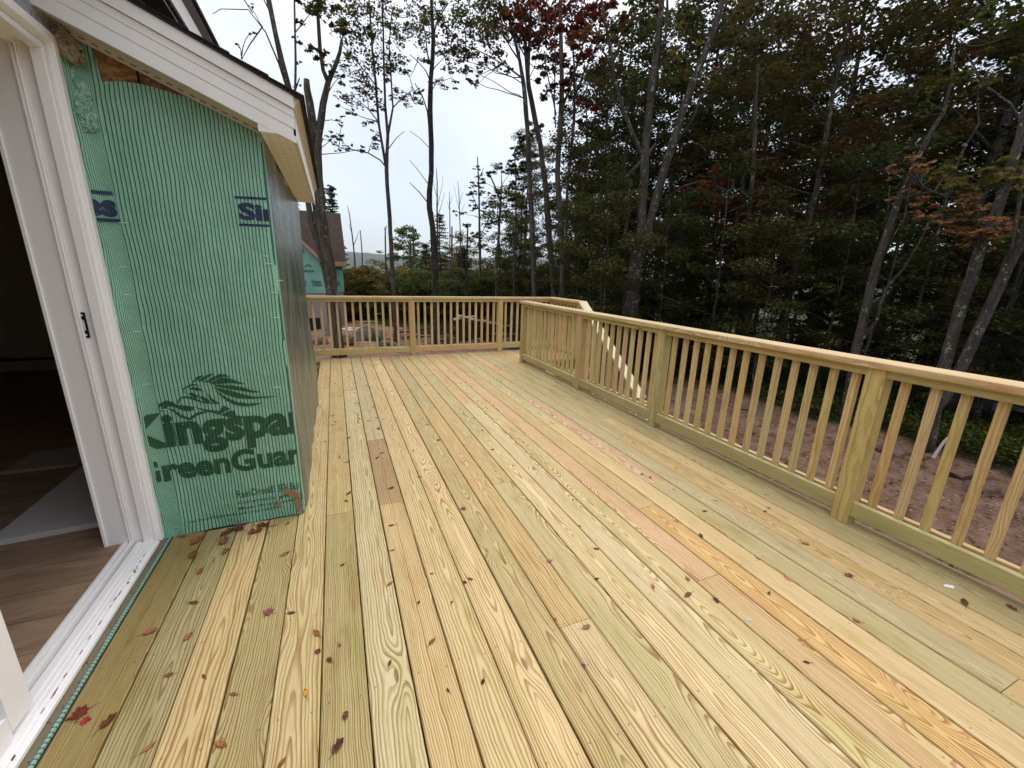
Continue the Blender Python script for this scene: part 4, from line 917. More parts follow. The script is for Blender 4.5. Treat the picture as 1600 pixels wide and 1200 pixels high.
L3 = [(540,30,34,'olive'),(570,15,36,'olive'),(600,20,36,'olive'),(560,55,26,'green'),(590,60,30,'olive'),(620,45,32,'olive'),(545,85,18,'dkgreen'),(575,85,26,'olive'),(605,90,26,'dkgreen'),(555,110,22,'dkgreen'),(585,118,28,'dkgreen'),(612,130,18,'dkgreen'),(570,145,24,'maroon'),(550,165,20,'maroon'),(540,170,13,'maroon'),(590,160,24,'maroon'),(628,152,18,'maroon'),(645,150,14,'dkgreen'),(585,188,10,'maroon'),(535,192,9,'maroon'),(570,192,8,'maroon'),(590,205,12,'dkgreen'),(583,218,12,'dkgreen'),(583,232,9,'dkgreen'),(520,215,8,'dkgreen'),(516,222,7,'dkgreen'),(545,228,6,'dkgreen'),(640,25,30,'olive'),(630,100,16,'dkgreen')]
nt_tree('slender twin stemmed tree with airy drooping leaves, above the far railing left of centre', 16,
 [[(619,525,7),(616,470,7),(612,405,7),(609,340,6.5),(605,290,6.5),(604,265,6.5),(606,212,5),(602,165,4),(600,110,3.5),(599,50,3),(596,-20,2.5)],
  [(604,265,5),(592,195,4),(587,130,4),(582,80,3.5),(578,20,3),(574,-30,2)], [(606,212,4),(614,168,3),(611,120,2.5),(608,70,2),(612,20,2)], [(604,262,2.5),(594,250,2.2),(575,239,2),(552,234,1.8),(530,230,1)],
  [(591,190,2),(575,170,1.6),(552,150,1)], [(588,135,2.4),(565,105,2),(535,70,1.6)], [(614,168,2),(632,150,1.4),(645,140,1)], [(588,140,2),(562,125,1.6),(540,118,1)], [(605,235,1.6),(620,215,1.2),(632,205,.8)]],
 sprays=L3, dens=95, lsize=.078)
L4 = [(690,15,30,'green'),(665,20,26,'olive'),(700,45,26,'dkgreen'),(655,55,22,'olive'),(690,85,20,'maroon'),(668,95,14,'dkgreen'),(692,120,16,'maroon'),(705,122,14,'maroon'),(650,145,10,'dkgreen'),(655,160,8,'dkgreen'),(655,35,20,'olive'),(712,75,16,'dkgreen'),(640,120,12,'dkgreen')]
nt_tree('dark straight trunk standing alone against the sky in the middle gap', 15.2,
 [[(681,545,10),(681,470,10),(680,430,10),(678,385,10),(676,355,9.5),(671,325,9),(671,300,9),(674,270,8.5),(674,225,9),(672,170,8.5),(673,125,8),(676,90,7.5),(677,60,7),(675,20,6),(673,-30,5)],
  [(671,320,2),(655,300,1.6),(640,285,1)], [(672,215,2.6),(668,175,2.4),(660,150,2),(648,130,1.4)], [(674,130,2.6),(665,110,2),(652,95,1.6),(640,85,1.2)], [(676,110,3),(668,85,2.5),(664,50,2),(658,20,1.6)], [(676,60,3),(684,30,2.4),(700,5,2)],
  [(671,290,1.4),(655,268,1.1),(640,250,.8)], [(672,232,1.2),(655,215,1),(640,205,.8)]],
 sprays=L4, dens=95, lsize=.078, bark=BARKD)
L5 = [(740,50,36,'dkgreen'),(720,70,26,'maroon'),(735,85,22,'maroon'),(760,65,32,'maroon'),(715,100,20,'maroon'),(728,122,13,'maroon'),(745,118,12,'maroon'),(760,95,18,'maroon'),(775,105,13,'dkgreen'),(700,90,14,'dkgreen'),(780,55,26,'mix'),(790,30,32,'dkgreen'),(755,20,36,'dkgreen'),(720,25,30,'green'),(735,105,14,'dkgreen'),(748,130,9,'dkgreen'),(800,70,18,'mix'),(795,105,8,'dkgreen'),(770,5,36,'green'),(820,25,26,'red')]
nt_tree('grey trunk with a long low left limb carrying red brown leaves over the sky gap', 13.6,
 [[(837,520,10),(835,460,9),(833,400,8.5),(831,340,8),(828,297,8),(826,250,8),(824,200,8),(818,130,7.5),(812,95,6),(803,55,5),(788,5,4.5),(780,-30,4)],
  [(816,122,3.4),(800,110,3),(785,100,2.6),(765,88,2.2),(745,78,1.8),(728,72,1.2)], [(812,95,3.4),(800,78,3),(790,60,2.4),(775,35,2),(755,10,1.6)], [(785,98,1.8),(772,80,1.6),(750,60,1.2)]],
 sprays=L5, dens=105, lsize=.078, bark=BARKG, jit=1.6)
nt_tree('darker trunk just right of the grey one, crossing it high up', 14.4,
 [[(868,520,11),(866,455,10),(862,410,9.5),(858,375,9.5),(854,310,9.5),(851,280,9),(845,230,9),(836,187,8.5),(826,135,8),(823,100,7),(820,60,6.5),(811,20,6),(805,-20,5)],
  [(825,125,6),(827,70,5.5),(829,20,5),(828,-30,4)], [(824,95,3),(812,72,2.5),(800,40,2)]],
 sprays=[(830,20,34,'red'),(815,50,24,'red'),(845,55,28,'red'),(838,90,18,'maroon'),(850,110,14,'maroon'),(805,20,28,'dkgreen'),(848,20,34,'red'),(840,130,12,'mix')], dens=150, bark=BARK)
L7 = [(860,15,34,'red'),(885,25,34,'red'),(910,20,36,'red'),(930,40,30,'red'),(895,55,32,'red'),(870,60,28,'red'),(915,65,26,'orange'),(925,85,22,'red'),(880,95,24,'red'),(860,90,22,'maroon'),(865,125,20,'maroon'),(885,130,20,'red'),(905,150,16,'red'),(925,165,18,'red'),(937,175,12,'red'),(860,150,14,'dkgreen'),(850,70,20,'maroon'),(895,110,16,'maroon'),(940,15,30,'red'),(905,95,16,'maroon'),(875,160,12,'dkgreen'),(945,55,18,'mix'),(955,30,20,'mix')]
nt_tree('upright dark trunk whose red and scarlet leaves fill the top centre', 12.8,
 [[(881,520,11),(879,460,10),(880,425,9.5),(877,375,9),(874,320,9),(871,270,9),(873,230,9),(877,175,9),(878,130,8),(877,90,7.5),(876,40,7),(875,-30,6)],
  [(879,165,4.5),(888,145,4),(898,112,4),(907,90,3.5),(912,60,3),(916,20,2.5)], [(898,150,3),(912,115,3),(926,85,2.6),(938,55,2)], [(869,180,3),(862,145,2.6),(855,115,2.2),(850,80,1.8)], [(868,200,2.5),(866,150,2.5),(868,90,2.2),(866,40,2)]],
 sprays=L7, dens=190, lsize=.078, jit=1.5)
nt_tree('thin pale stem leaning slightly right of the scarlet tree', 14.5,
 [[(884,470,4),(885,380,4),(886,300,4.5),(892,240,4.5),(897,190,4.5),(898,150,4),(897,100,3.4),(893,50,3)]], sprays=[(905,190,14,'olive'),(893,170,12,'maroon')], bark=BARKG)
L8 = [(950,60,14,'mix'),(985,40,22,'mix'),(965,95,14,'mix'),(1000,25,26,'mix'),(975,115,10,'mix'),(990,75,14,'mix'),(940,100,12,'mix'),(1050,30,26,'olive'),(1065,55,20,'mix'),(1080,30,24,'mix'),(1055,75,20,'gold'),(1045,100,18,'olive'),(1070,95,16,'olive'),(1140,20,34,'olive'),(1165,40,36,'mix'),(1150,75,22,'dkgreen'),(1190,20,40,'mix'),(1170,90,20,'mix'),(1128,60,14,'mix'),(1150,110,16,'dkgreen'),(1110,120,18,'green')]
nt_tree('big forked tree with two thick leaning stems and a long left limb behind the railing', 11.6,
 [[(976,560,28),(984,490,25),(988,450,25),(993,415,24),(999,385,18),(1002,350,15),(1004,312,15),(1007,270,14),(1008,245,14),(1013,190,12),(1019,130,12),(1025,85,11),(1030,45,10),(1034,0,9),(1036,-40,8)],
  [(1000,400,17),(1008,375,15),(1016,345,15),(1025,312,14),(1031,290,14),(1038,265,13.5),(1046,240,13),(1056,208,13),(1070,165,12.5),(1085,125,12),(1100,88,12),(1115,48,11),(1127,8,10),(1138,-40,9)],
  [(1007,248,9),(998,230,8),(988,208,7.5),(975,175,7),(966,145,6.5),(959,122,6.5),(958,100,6),(951,60,5.5),(943,25,5),(938,-20,4)], [(957,112,3),(950,92,2.6),(941,80,2.2),(937,70,1.8)],
  [(1102,96,6),(1118,92,6),(1132,85,5.5),(1145,68,5),(1160,45,4),(1180,20,3)], [(1118,62,4),(1135,38,3.5),(1150,15,3)], [(1025,85,4),(1040,60,5),(1043,20,5),(1042,-20,4)], [(1044,240,3),(1080,190,3),(1110,120,2.6),(1150,90,2)]],
 sprays=L8, dens=100, lsize=.08, bark=BARKG, jit=1.8)
nt_tree('slim trunk right behind the big forked tree', 14, [[(972,520,6),(973,440,6),(976,380,6),(982,330,5.5),(985,280,5)]], sprays=[(975,390,14,'green'),(980,350,16,'olive')], bark=BARKG)
nt_tree('dead grey trunk slanting diagonally up to the right behind the fork', 13.0,
 [[(885,420,8),(900,374,7.5),(925,342,7.5),(950,312,7.5),(975,281,7),(1000,255,6.5),(1025,225,5)], [(900,376,5),(925,361,4.5),(950,345,4),(970,333,3.6),(995,322,3)]], bark=BARKG)
nt_tree('thin leaning grey stem between the forked tree and the red foliage', 13.2, [[(1043,520,7),(1046,487,6.5),(1051,462,6.5),(1057,412,6),(1061,362,5.5),(1063,320,4)]], sprays=[(1062,350,14,'green')], bark=BARK)
nt_tree('black slim trunk behind the red foliage', 15, [[(1080,520,9),(1082,425,8),(1088,380,7),(1093,337,6),(1100,290,5)]], bark=BARKD)
L11 = [(1120,290,26,'red'),(1145,280,26,'red'),(1170,300,26,'maroon'),(1110,320,22,'red'),(1140,325,24,'red'),(1130,365,26,'red'),(1150,385,28,'red'),(1175,350,22,'maroon'),(1200,330,26,'maroon'),(1190,385,24,'maroon'),(1120,395,18,'maroon'),(1150,415,20,'red'),(1180,415,18,'red'),(1210,295,24,'maroon'),(1215,360,24,'red'),(1090,300,18,'red'),(1205,420,18,'maroon'),(1230,250,24,'maroon'),(1160,240,24,'maroon')]
nt_tree('spotted trunk under hanging maroon leaves in the middle of the wood', 12,
 [[(1163,560,10),(1166,512,9.5),(1169,470,9),(1168,425,9),(1168,362,8.5),(1174,300,8),(1178,250,7),(1180,180,6),(1184,100,5)], [(1172,320,3),(1140,300,2.5),(1100,282,3),(1070,290,2.5),(1045,305,2)]],
 sprays=L11, dens=150, lsize=.08, bark=BARK, jit=1.4)
nt_tree('lichen patched dark trunk leaning right, with a curved sapling at its foot', 9.95,
 [[(1318,668,19),(1326,620,17),(1337,547,15),(1348,505,14.5),(1360,450,14),(1372,405,13.5),(1385,370,13),(1395,337,12.5),(1407,305,12),(1424,275,11),(1440,235,9),(1458,200,7.5),(1475,175,6),(1485,130,5),(1490,80,4)],
  [(1344,532,7),(1350,527,6.5),(1362,512,6),(1370,500,5.5),(1376,475,5),(1384,452,5),(1398,435,5),(1412,420,4.5),(1424,400,4),(1432,387,4),(1442,368,3.6),(1450,350,3),(1462,330,2)], [(1386,392,2.6),(1395,370,2.4),(1408,350,2),(1420,330,1.5)], [(1385,350,3),(1388,325,2.4),(1390,290,2)]],
 sprays=[(1430,250,20,'olive'),(1400,240,22,'dkgreen'),(1460,180,22,'olive'),(1480,120,26,'dkgreen'),(1440,150,24,'dkgreen')], bark=BARKG, lsize=.08)
LO = [(1390,265,7,'orange',18),(1400,272,7,'orange',18),(1428,262,9,'orange',26),(1443,268,10,'orange',30),(1455,282,8,'orange',24),(1395,313,6,'orange',14),(1440,308,13,'orange',46),(1455,318,14,'orange',50),(1465,330,15,'orange',60),(1478,340,12,'orange',46),(1455,345,10,'orange',30),(1470,355,10,'orange',30),(1478,275,16,'gold',60),(1495,285,18,'gold',70),(1515,290,16,'gold',60),(1490,300,14,'gold',50),(1520,320,16,'orange',60),(1535,335,18,'orange',80),(1550,345,18,'orange',80),(1545,360,16,'orange',60),(1520,355,14,'gold',50),(1500,365,13,'orange',46),(1525,372,14,'gold',46),(1505,382,8,'orange',20),(1570,340,12,'orange',36),(1585,350,8,'orange',20),(1560,370,11,'gold',36),(1570,362,8,'orange',20),(1545,390,6,'orange',14),(1560,280,20,'gold',90),(1580,275,20,'gold',90),(1540,268,14,'gold',50),(1595,290,16,'gold',60),(1420,245,8,'orange',16)]
nt_tree('grey trunk leaning right with a spray of orange maple leaves hanging in front of it', 9.45,
 [[(1438,705,26),(1452,655,21),(1470,590,20),(1482,547,19),(1490,520,18.5),(1502,475,18.5),(1517,437,18),(1530,390,18),(1550,350,17.5),(1567,300,17),(1582,255,16),(1594,215,15),(1606,170,14),(1622,110,12),(1640,40,10)],
  [(1598,285,4),(1560,291,3.2),(1535,298,3),(1510,305,2.8),(1490,309,2.6),(1475,322,2)], [(1490,309,2.4),(1478,306,2),(1460,300,1.6),(1440,290,1.2)], [(1548,352,2.6),(1520,345,2),(1490,345,1.6),(1470,350,1)]],
 sprays=[(a_[0], a_[1], a_[2]*1.5)+tuple(a_[3:]) for a_ in LO], bark=BARKG, lsize=.07, jit=.5, flat=.35)
nt_tree('rightmost thick grey trunk, forking at a knot, nearest the railing', 9.3,
 [[(1446,706,22),(1462,640,18),(1490,600,18),(1515,547,18),(1527,520,17.5),(1545,482,17),(1562,445,17),(1575,418,16),(1590,390,15),(1602,358,13),(1618,310,12),(1634,250,11)], [(1562,445,9),(1568,415,8),(1580,390,7),(1590,340,7),(1594,300,6),(1602,250,5)]], bark=BARKG)
nt_tree('crooked thin branchy sapling at the top right', 12,
 [[(1620,330,6),(1604,225,5.5),(1590,180,5),(1578,162,4.5),(1562,150,4.2),(1545,138,4),(1535,128,4),(1526,112,3.6),(1520,100,3.4),(1512,88,3),(1500,70,2.6),(1490,55,2)], [(1590,178,2.4),(1565,170,2),(1540,172,1.6),(1520,170,1.2)]], sprays=[(1500,60,22,'dkgreen'),(1545,120,20,'olive'),(1570,60,26,'olive'),(1590,110,24,'olive')], bark=BARKG)
nt_tree('bent bare sapling with an elbow, left of the top right branches', 12.5,
 [[(1475,330,5),(1480,300,5),(1487,275,4.6),(1500,245,4.4),(1512,222,4.2),(1522,206,4),(1530,193,4),(1528,170,3.4),(1527,150,3),(1526,120,2.6)]], sprays=[(1526,120,18,'olive')], bark=BARKG)

# --- prototypes for the rest of the wood, copied one by one
def proto_tree(label, cat, name, H, crown0, Rc, pal, leaves, lsize, bark=BARK, r0_=.12, nl=26, group=None, lean=.03, shape='round'):
    root = thing(name, label, cat, (0, 0, 0), group); b_ = MB()
    pts = [(0, 0, -.4), (0, 0, .3)]; rd = [r0_*1.5, r0_*1.1]; k = 14; dx, dy = random.uniform(-lean, lean), random.uniform(-lean, lean)
    for i in range(1, k+1):
        z = .3+(H-.3)*i/k; pts.append((dx*z+.06*math.sin(z*1.1+dx*90), dy*z+.05*math.cos(z*.9), z)); rd.append(max(.012, r0_*(1-.88*i/k)))
    b_.tube(pts, rd, 8)
    def axis(z):
        q = max(0., min(k-.001, (z-.3)/(H-.3)*k)); i = int(q); return Vector(pts[i+1]).lerp(Vector(pts[i+2] if i+2 < len(pts) else pts[i+1]), q-i)
    cs, rs, ns = [], [], []
    per = []
    for j in range(nl):
        f = (j+random.random())/nl; z = crown0+(H-crown0)*f
        if shape == 'cone': rr_ = Rc*(1-f)*random.uniform(.55, 1.12)+.12; up_ = random.uniform(-.35, .1)
        else: rr_ = Rc*(math.sin(math.pi*min(1, f*.85+.12))**.7)*random.uniform(.5, 1.15); up_ = random.uniform(.15, .7)
        az = j*2.4+random.uniform(-.5, .5); p0 = axis(z-(0 if shape == 'cone' else .12*rr_)); p1 = p0+Vector((math.cos(az)*rr_, math.sin(az)*rr_, rr_*up_))
        limb(b_, p0, p1, max(.012, r0_*.28*(1-f)+.008), .005, .1, 5, 5)
        nc = max(2, int(rr_/.28)) if shape == 'cone' else max(2, int(rr_/.42))
        for q in range(nc):
            t_ = (q+1)/nc*.95+.05 if shape == 'cone' else .35+.7*(q+random.random())/nc
            c = p0.lerp(p1, t_)+Vector((random.gauss(0, .18), random.gauss(0, .18), random.gauss(0, .12)))*(.4 if shape == 'cone' else 1)*Rc*.45
            cs.append(tuple(c)); rs.append(random.uniform(.16, .34) if shape == 'cone' else random.uniform(.3, .62)*(.5+Rc*.22)); per.append(rs[-1]**2)
    per = np.array(per); ns = np.maximum(3, (per/per.sum()*leaves).astype(int))
    b_.build('trunk', bark, root, smooth=True)
    v, cl = leafcloud(cs, rs, ns, lsize, pal, .42 if shape != 'cone' else .25); leaf_obj('crown', v, cl, root)
    return root
def copy_tree(o, loc, rz, s, label=None, group=None):
    r_ = o.copy(); C.objects.link(r_); r_.location = loc; r_.rotation_euler = (0, 0, rz); r_.scale = (s, s, s*random.uniform(.92, 1.08))
    if label: r_['label'] = label
    if group: r_['group'] = group
    for ch in o.children: c = ch.copy(); C.objects.link(c); c.parent = r_
    return r_
G_ = 'trees in the wood behind the railing'
KINDS = {
 'green': [proto_tree('tall green leafy tree deep in the wood behind the right railing', 'tree', 'deciduous_tree', 12, 2.6, 2.3, 'green', 10500, .10, r0_=.11, group=G_),
           proto_tree('tall green leafy tree deep in the wood behind the right railing', 'tree', 'deciduous_tree', 14, 3.4, 2.7, 'olive', 12000, .105, r0_=.14, nl=30, group=G_)],
 'dark': [proto_tree('dark green dense tree in the shade of the wood behind the right railing', 'tree', 'deciduous_tree', 11, 1.2, 2.4, 'dkgreen', 12000, .105, r0_=.12, nl=34, group=G_),
          proto_tree('dark green dense tree in the shade of the wood behind the right railing', 'tree', 'deciduous_tree', 13, 2.0, 2.7, 'dkgreen', 13000, .11, r0_=.13, nl=34, group=G_)],
 'maroon': [proto_tree('maroon leaved maple among the green trees behind the right railing', 'tree', 'maple_tree', 11, 2.6, 2.3, 'maroon', 9500, .095, r0_=.1, group=G_)],
 'rusty': [proto_tree('rusty brown leaved tree', 'tree', 'deciduous_tree', 12, 2.2, 2.5, 'rusty', 11000, .10, r0_=.12, nl=30, group=G_)],
 'hemlock': [proto_tree('dark drooping hemlock in the wood behind the right railing', 'tree', 'hemlock_tree', 9, .6, 1.9, 'dkgreen', 14000, .085, r0_=.11, nl=60, group=G_, shape='cone')],
 'sapl': [proto_tree('thin understory sapling with loose green leaves behind the right railing', 'tree', 'sapling', 5, .6, 1.2, 'dkgreen', 4600, .065, r0_=.03, nl=18, group='saplings in the wood'),
          proto_tree('thin understory sapling with loose green leaves behind the right railing', 'tree', 'sapling', 4, .3, 1.3, 'olive', 5000, .065, r0_=.025, nl=18, group='saplings in the wood')],
}
used = set()
def place(kind, i, x, y, s, label=None, group=None):
    p = KINDS[kind][i]; z = float(gh(np.array([x]), np.array([y]))[0]); key = (kind, i)
    if key not in used:
        used.add(key); p.location = (x, y, z); p.rotation_euler = (0, 0, random.uniform(0, 6.28)); p.scale = (s, s, s)
        if label: p['label'] = label
        if group: p['group'] = group
        return p
    return copy_tree(p, (x, y, z), random.uniform(0, 6.28), s, label, group)
def az_px(px):      # compass direction of a photo column at the horizon
    d = ray(px, 420+px*.02); return math.atan2(d.x, d.y)
def polar(px, D): a = az_px(px); return CX+D*math.sin(a), D*math.cos(a)
pts_done = []
COLS = [(860, 'left of the scarlet tree'), (960, 'between the scarlet tree and the big forked tree'), (1040, 'behind the big forked tree'), (1150, 'between the big forked tree and the maroon leaves'), (1280, 'behind the spotted trunk with maroon leaves'), (1390, 'left of the lichen patched trunk'), (1480, 'right of the lichen patched trunk'), (1600, 'behind the orange leaved maple'), (9999, 'past the rightmost grey trunk')]
LK = {'green': ['leafy green tree', 'broad olive green tree'], 'dark': ['dense dark green tree', 'tall dense dark tree'], 'maroon': ['maroon leaved maple'], 'rusty': ['rusty brown tree'], 'gold': ['small yellow green tree'], 'hemlock': ['drooping hemlock'], 'sapl': ['loose dark sapling', 'bushy olive sapling'],
      'rustbush': ['rust brown bush'], 'greenbush': ['olive bush', 'fresh green bush']}
def scatter(kind_w, n, px0, px1, D0, D1, s0, s1, mind):
    c = 0; tr_ = 0
    while c < n and tr_ < n*30:
        tr_ += 1; px_ = random.uniform(px0, px1); D_ = math.sqrt(random.uniform(D0*D0, D1*D1)); x, y = polar(px_, D_)
        if any((x-a)**2+(y-b)**2 < mind*mind for a, b in pts_done): continue
        pts_done.append((x, y)); kd = random.choices(list(kind_w), list(kind_w.values()))[0]; j = random.randrange(len(KINDS[kd]))
        if px_ < 860: col_ = next(q for p_, q in ((600, 'beside the neighbouring house'), (660, 'around the twin stemmed tree'), (720, 'around the lone dark trunk'), (790, 'below the slim birch'), (9999, 'at the left edge of the thick wood')) if px_ < p_)
        else: col_ = next(q for p_, q in COLS if px_ < p_)
        dep = ('in front' if D_ < 12.5 else 'near' if D_ < 17 else 'midway in' if D_ < 26 else 'far back' if D_ < 35 else 'farthest back')
        lab = f'{LK[kd][j]}, {dep}, {col_}'
        place(kd, j, x, y, random.uniform(s0, s1), lab, f'{LK[kd][j]}{"es" if LK[kd][j].endswith("sh") else "s"} {dep} {col_}'); c += 1
scatter({'rusty': 1}, 4, 1060, 1380, 13, 18, .8, 1.05, 2.0)
scatter({'green': 4, 'dark': 3, 'maroon': .9, 'rusty': 1.3, 'hemlock': .8}, 28, 900, 1750, 14.5, 26, .95, 1.3, 2.2)
scatter({'green': 4, 'dark': 3, 'maroon': .8, 'rusty': 1.2, 'hemlock': .6}, 19, 880, 1750, 26, 44, 1.0, 1.35, 3.2)
scatter({'dark': 1, 'green': 2}, 4, 1330, 1720, 16, 24, 1.1, 1.35, 1.8)
scatter({'sapl': 1}, 40, 900, 1800, 10.8, 16, .7, 1.15, 1.0)
scatter({'dark': 2, 'hemlock': 1.5}, 5, 1300, 1800, 12, 14.5, .55, .7, 1.6)
scatter({'green': 3, 'dark': 1, 'sapl': 2}, 14, 800, 900, 20, 40, .6, .85, 2.2)

# scrub behind the far railing
G2 = 'bushes behind the far railing'
KINDS['rustbush'] = [proto_tree('rust brown autumn bush in the scrub behind the far railing', 'bush', 'bush', 2.6, .2, 1.7, 'rust', 5200, .12, r0_=.03, nl=24, group=G2)]
KINDS['greenbush'] = [proto_tree('green bush in the scrub behind the far railing', 'bush', 'bush', 2.7, .1, 1.8, 'olive', 5600, .12, r0_=.03, nl=26, group=G2), proto_tree('green bush in the scrub behind the far railing', 'bush', 'bush', 2.5, .1, 1.7, 'green', 5600, .11, r0_=.03, nl=26, group=G2)]
scatter({'rustbush': 4, 'greenbush': 4}, 26, 535, 660, 29, 44, .75, 1.0, 1.5)
scatter({'rustbush': 1, 'greenbush': 6}, 46, 650, 900, 21.5, 42, .75, 1.1, 1.6)
scatter({'greenbush': 4, 'rustbush': 1}, 26, 880, 1150, 13.5, 20, .6, .95, 1.5)
scatter({'greenbush': 4, 'rustbush': 1.5}, 22, 1100, 1800, 10.9, 14, .3, .5, 1.1)
KINDS['goldbush'] = [proto_tree('yellow green bush', 'bush', 'bush', 2.7, .1, 1.7, 'gold', 6000, .09, r0_=.03, nl=26, group=G2)]
LK['goldbush'] = ['yellow green bush']
KINDS['gold'] = [proto_tree('small yellow green tree', 'tree', 'deciduous_tree', 5.2, .8, 1.5, 'gold', 4200, .10, r0_=.05, nl=24, group=G2)]
KINDS['sgreen'] = [proto_tree('small mid green tree', 'tree', 'deciduous_tree', 5.8, .8, 1.5, 'green', 4600, .10, r0_=.05, nl=26, group=G2)]
LK['sgreen'] = ['small mid green tree']
scatter({'gold': 2, 'sgreen': 3, 'rustbush': .5}, 26, 655, 880, 27, 46, .7, 1.05, 1.8)
scatter({'gold': 2, 'sgreen': 3, 'goldbush': 1}, 10, 640, 790, 30, 46, .9, 1.25, 1.5)
scatter({'gold': 1, 'sgreen': 3}, 14, 735, 880, 21, 36, 1.1, 1.6, 1.6)
scatter({'gold': 2, 'sgreen': 2}, 5, 560, 660, 36, 48, .55, .75, 2)
scatter({'goldbush': 4, 'rustbush': 2}, 26, 540, 880, 24, 40, .85, 1.15, 1.2)
# spruces and a bright leaved tree in the gap
def spruce(px_, D, H, w_, label, pal='dkgreen'):
    x, y = polar(px_, D); p = proto_tree(label, 'tree', 'spruce_tree', H, .5, w_, pal, 11000, .10, bark=BARKD, r0_=.1, nl=110, shape='cone'); p.location = (x, y, float(gh(np.array([x]), np.array([y]))[0]))
spruce(690, 36, 7.6, 2.2, 'pointed dark spruce whose tip stands just right of the lone dark trunk')
spruce(652, 40, 7.2, 2.1, 'ragged dark conifer left of the lone dark trunk')
spruce(726, 34, 4.8, 1.6, 'low dark spruce right of the pointed one')
spruce(668, 44, 6.6, 1.8, 'slender conifer half hidden behind the lone dark trunk')
spruce(470, 34, 9.5, 1.5, 'spruce standing behind the neighbouring roof, left of the rough trunk')
spruce(510, 33, 8.3, 1.3, 'spruce behind the neighbouring roof, right of the rough trunk')
spruce(532, 35, 8.8, 1.0, 'thin spruce rising at the right end of the neighbouring roof')
x, y = polar(630, 30); p = proto_tree('bright yellow green leafy tree right of the twin stemmed tree', 'tree', 'deciduous_tree', 5.4, 1.5, 1.3, 'bright', 2600, .15, r0_=.05, nl=22); p.location = (x, y, float(gh(np.array([x]), np.array([y]))[0]))
# bare pale snags and slim birches in the gap
SN = [('pale dead snag left in the gap, right of the neighbouring roof', 30, [(566,440,2),(566,400,2),(563,360,1.4)], None),
 ('tall forked dead snag rising out of the rust bushes', 30, [(604,455,2.6),(602,375,2.4),(602,360,2),(601,355,1.4)], [[(602,362,1.4),(604,352,1)]]),
 ('bare branched pole left of the twin stemmed tree', 31, [(556,455,3),(554,400,2.4),(550,365,2),(546,335,1.4),(543,322,.8)], [[(552,385,1.2),(558,370,.8),(561,360,.5)],[(550,365,1),(545,350,.6)]]),
 ('pair of pale dead stems between the two leafy trunks', 26, [(642,465,3),(641,420,2.6),(641,370,2)], [[(645,465,2.6),(646,400,2.4),(645,352,1.6)]]),
 ('very tall pale leafless tree behind the lone dark trunk', 25, [(684,465,3.4),(684,400,3),(683,330,2.6),(683,285,1.8),(682,262,.8)], [[(683,340,1.2),(690,320,.8),(695,300,.4)],[(683,310,1),(678,290,.6),(676,275,.3)],[(683,325,1),(691,290,.6),(692,272,.3)],[(683,350,1),(676,330,.5)]]),
 ('pale trunk with broken top in the middle of the gap', 24, [(707,460,3.4),(706,420,3),(706,354,2.4)], [[(706,385,1.4),(714,378,1),(720,370,.5)]]),
 ('thin bare pole tree with fine upward twigs', 28, [(703,440,2),(703,340,1.6),(702,300,.8)], [[(703,330,.8),(699,315,.4)],[(703,320,.8),(707,305,.4)]]),
 ('fine leafless birch with a feathery top', 27, [(722,445,2.2),(719,360,1.8),(717,300,1.2),(715,283,.6)], [[(718,330,.9),(712,305,.5),(709,288,.3)],[(718,320,.9),(723,300,.5)],[(718,340,.8),(726,318,.4)]])]
for lb, D, st_, ex in SN: photo_tree(lb, D, [st_]+(ex or []), bark=BARKG, name='dead_tree', cat='dead tree')
nt_tree('slim pale birch with scattered dark leaves right of the gap', 22, [[(752,470,4.2),(750,400,4),(749,340,3.4),(748,290,2.6),(746,245,1.6)], [(750,370,1.6),(760,350,1.2),(768,335,.8)], [(749,330,1.4),(740,310,1),(735,300,.6)], [(748,280,1.4),(756,262,.8)]],
 sprays=[(745,262,8,'mix',30),(750,280,11,'mix',70),(738,300,10,'mix',60),(755,300,9,'mix',50),(745,320,12,'mix',80),(725,335,9,'mix',50),(760,330,9,'mix',50),(735,290,7,'mix',30),(750,365,12,'olive',90),(765,350,8,'olive',50)], bark=BARKG, lsize=.11)
nt_tree('leaning brown trunk forking right of the slim birch', 20, [[(776,470,5),(776,430,4.6),(777,400,4.4),(780,350,4),(782,315,4),(775,295,3),(766,275,2)], [(782,315,2.6),(784,290,2),(783,265,1.2)], [(780,345,1.6),(772,330,1),(764,318,.6)]],
 sprays=[(765,270,10,'mix',70),(755,285,8,'mix',50),(783,262,11,'mix',80),(770,300,9,'olive',60),(795,290,10,'mix',60),(765,320,9,'olive',60),(800,270,12,'mix',80)], lsize=.11)
nt_tree('dark leafy slim tree at the left edge of the thick wood', 19, [[(803,470,3.4),(803,420,3.2),(806,340,3),(806,280,2.4),(804,235,1.4)]],
 sprays=[(805,240,12,'dkgreen',120),(815,260,16,'dkgreen',180),(798,265,9,'dkgreen',80),(812,290,16,'dkgreen',180),(800,310,11,'olive',100),(818,320,14,'olive',140),(805,345,12,'olive',110),(820,215,13,'dkgreen',150),(812,230,10,'mix',90),(835,200,14,'green',150),(840,240,16,'green',180),(815,360,13,'green',120)], lsize=.11)
nt_tree('slim dark tree with low leafy twigs right of the spruce', 21, [[(728,470,4),(729,420,3.6),(730,385,3),(731,350,2)], [(730,400,1.6),(722,380,1)], [(730,390,1.4),(740,372,1)]], sprays=[(722,372,8,'olive',60),(742,368,9,'olive',70),(731,350,8,'mix',50),(752,385,11,'olive',80)], bark=BARKD, lsize=.11)

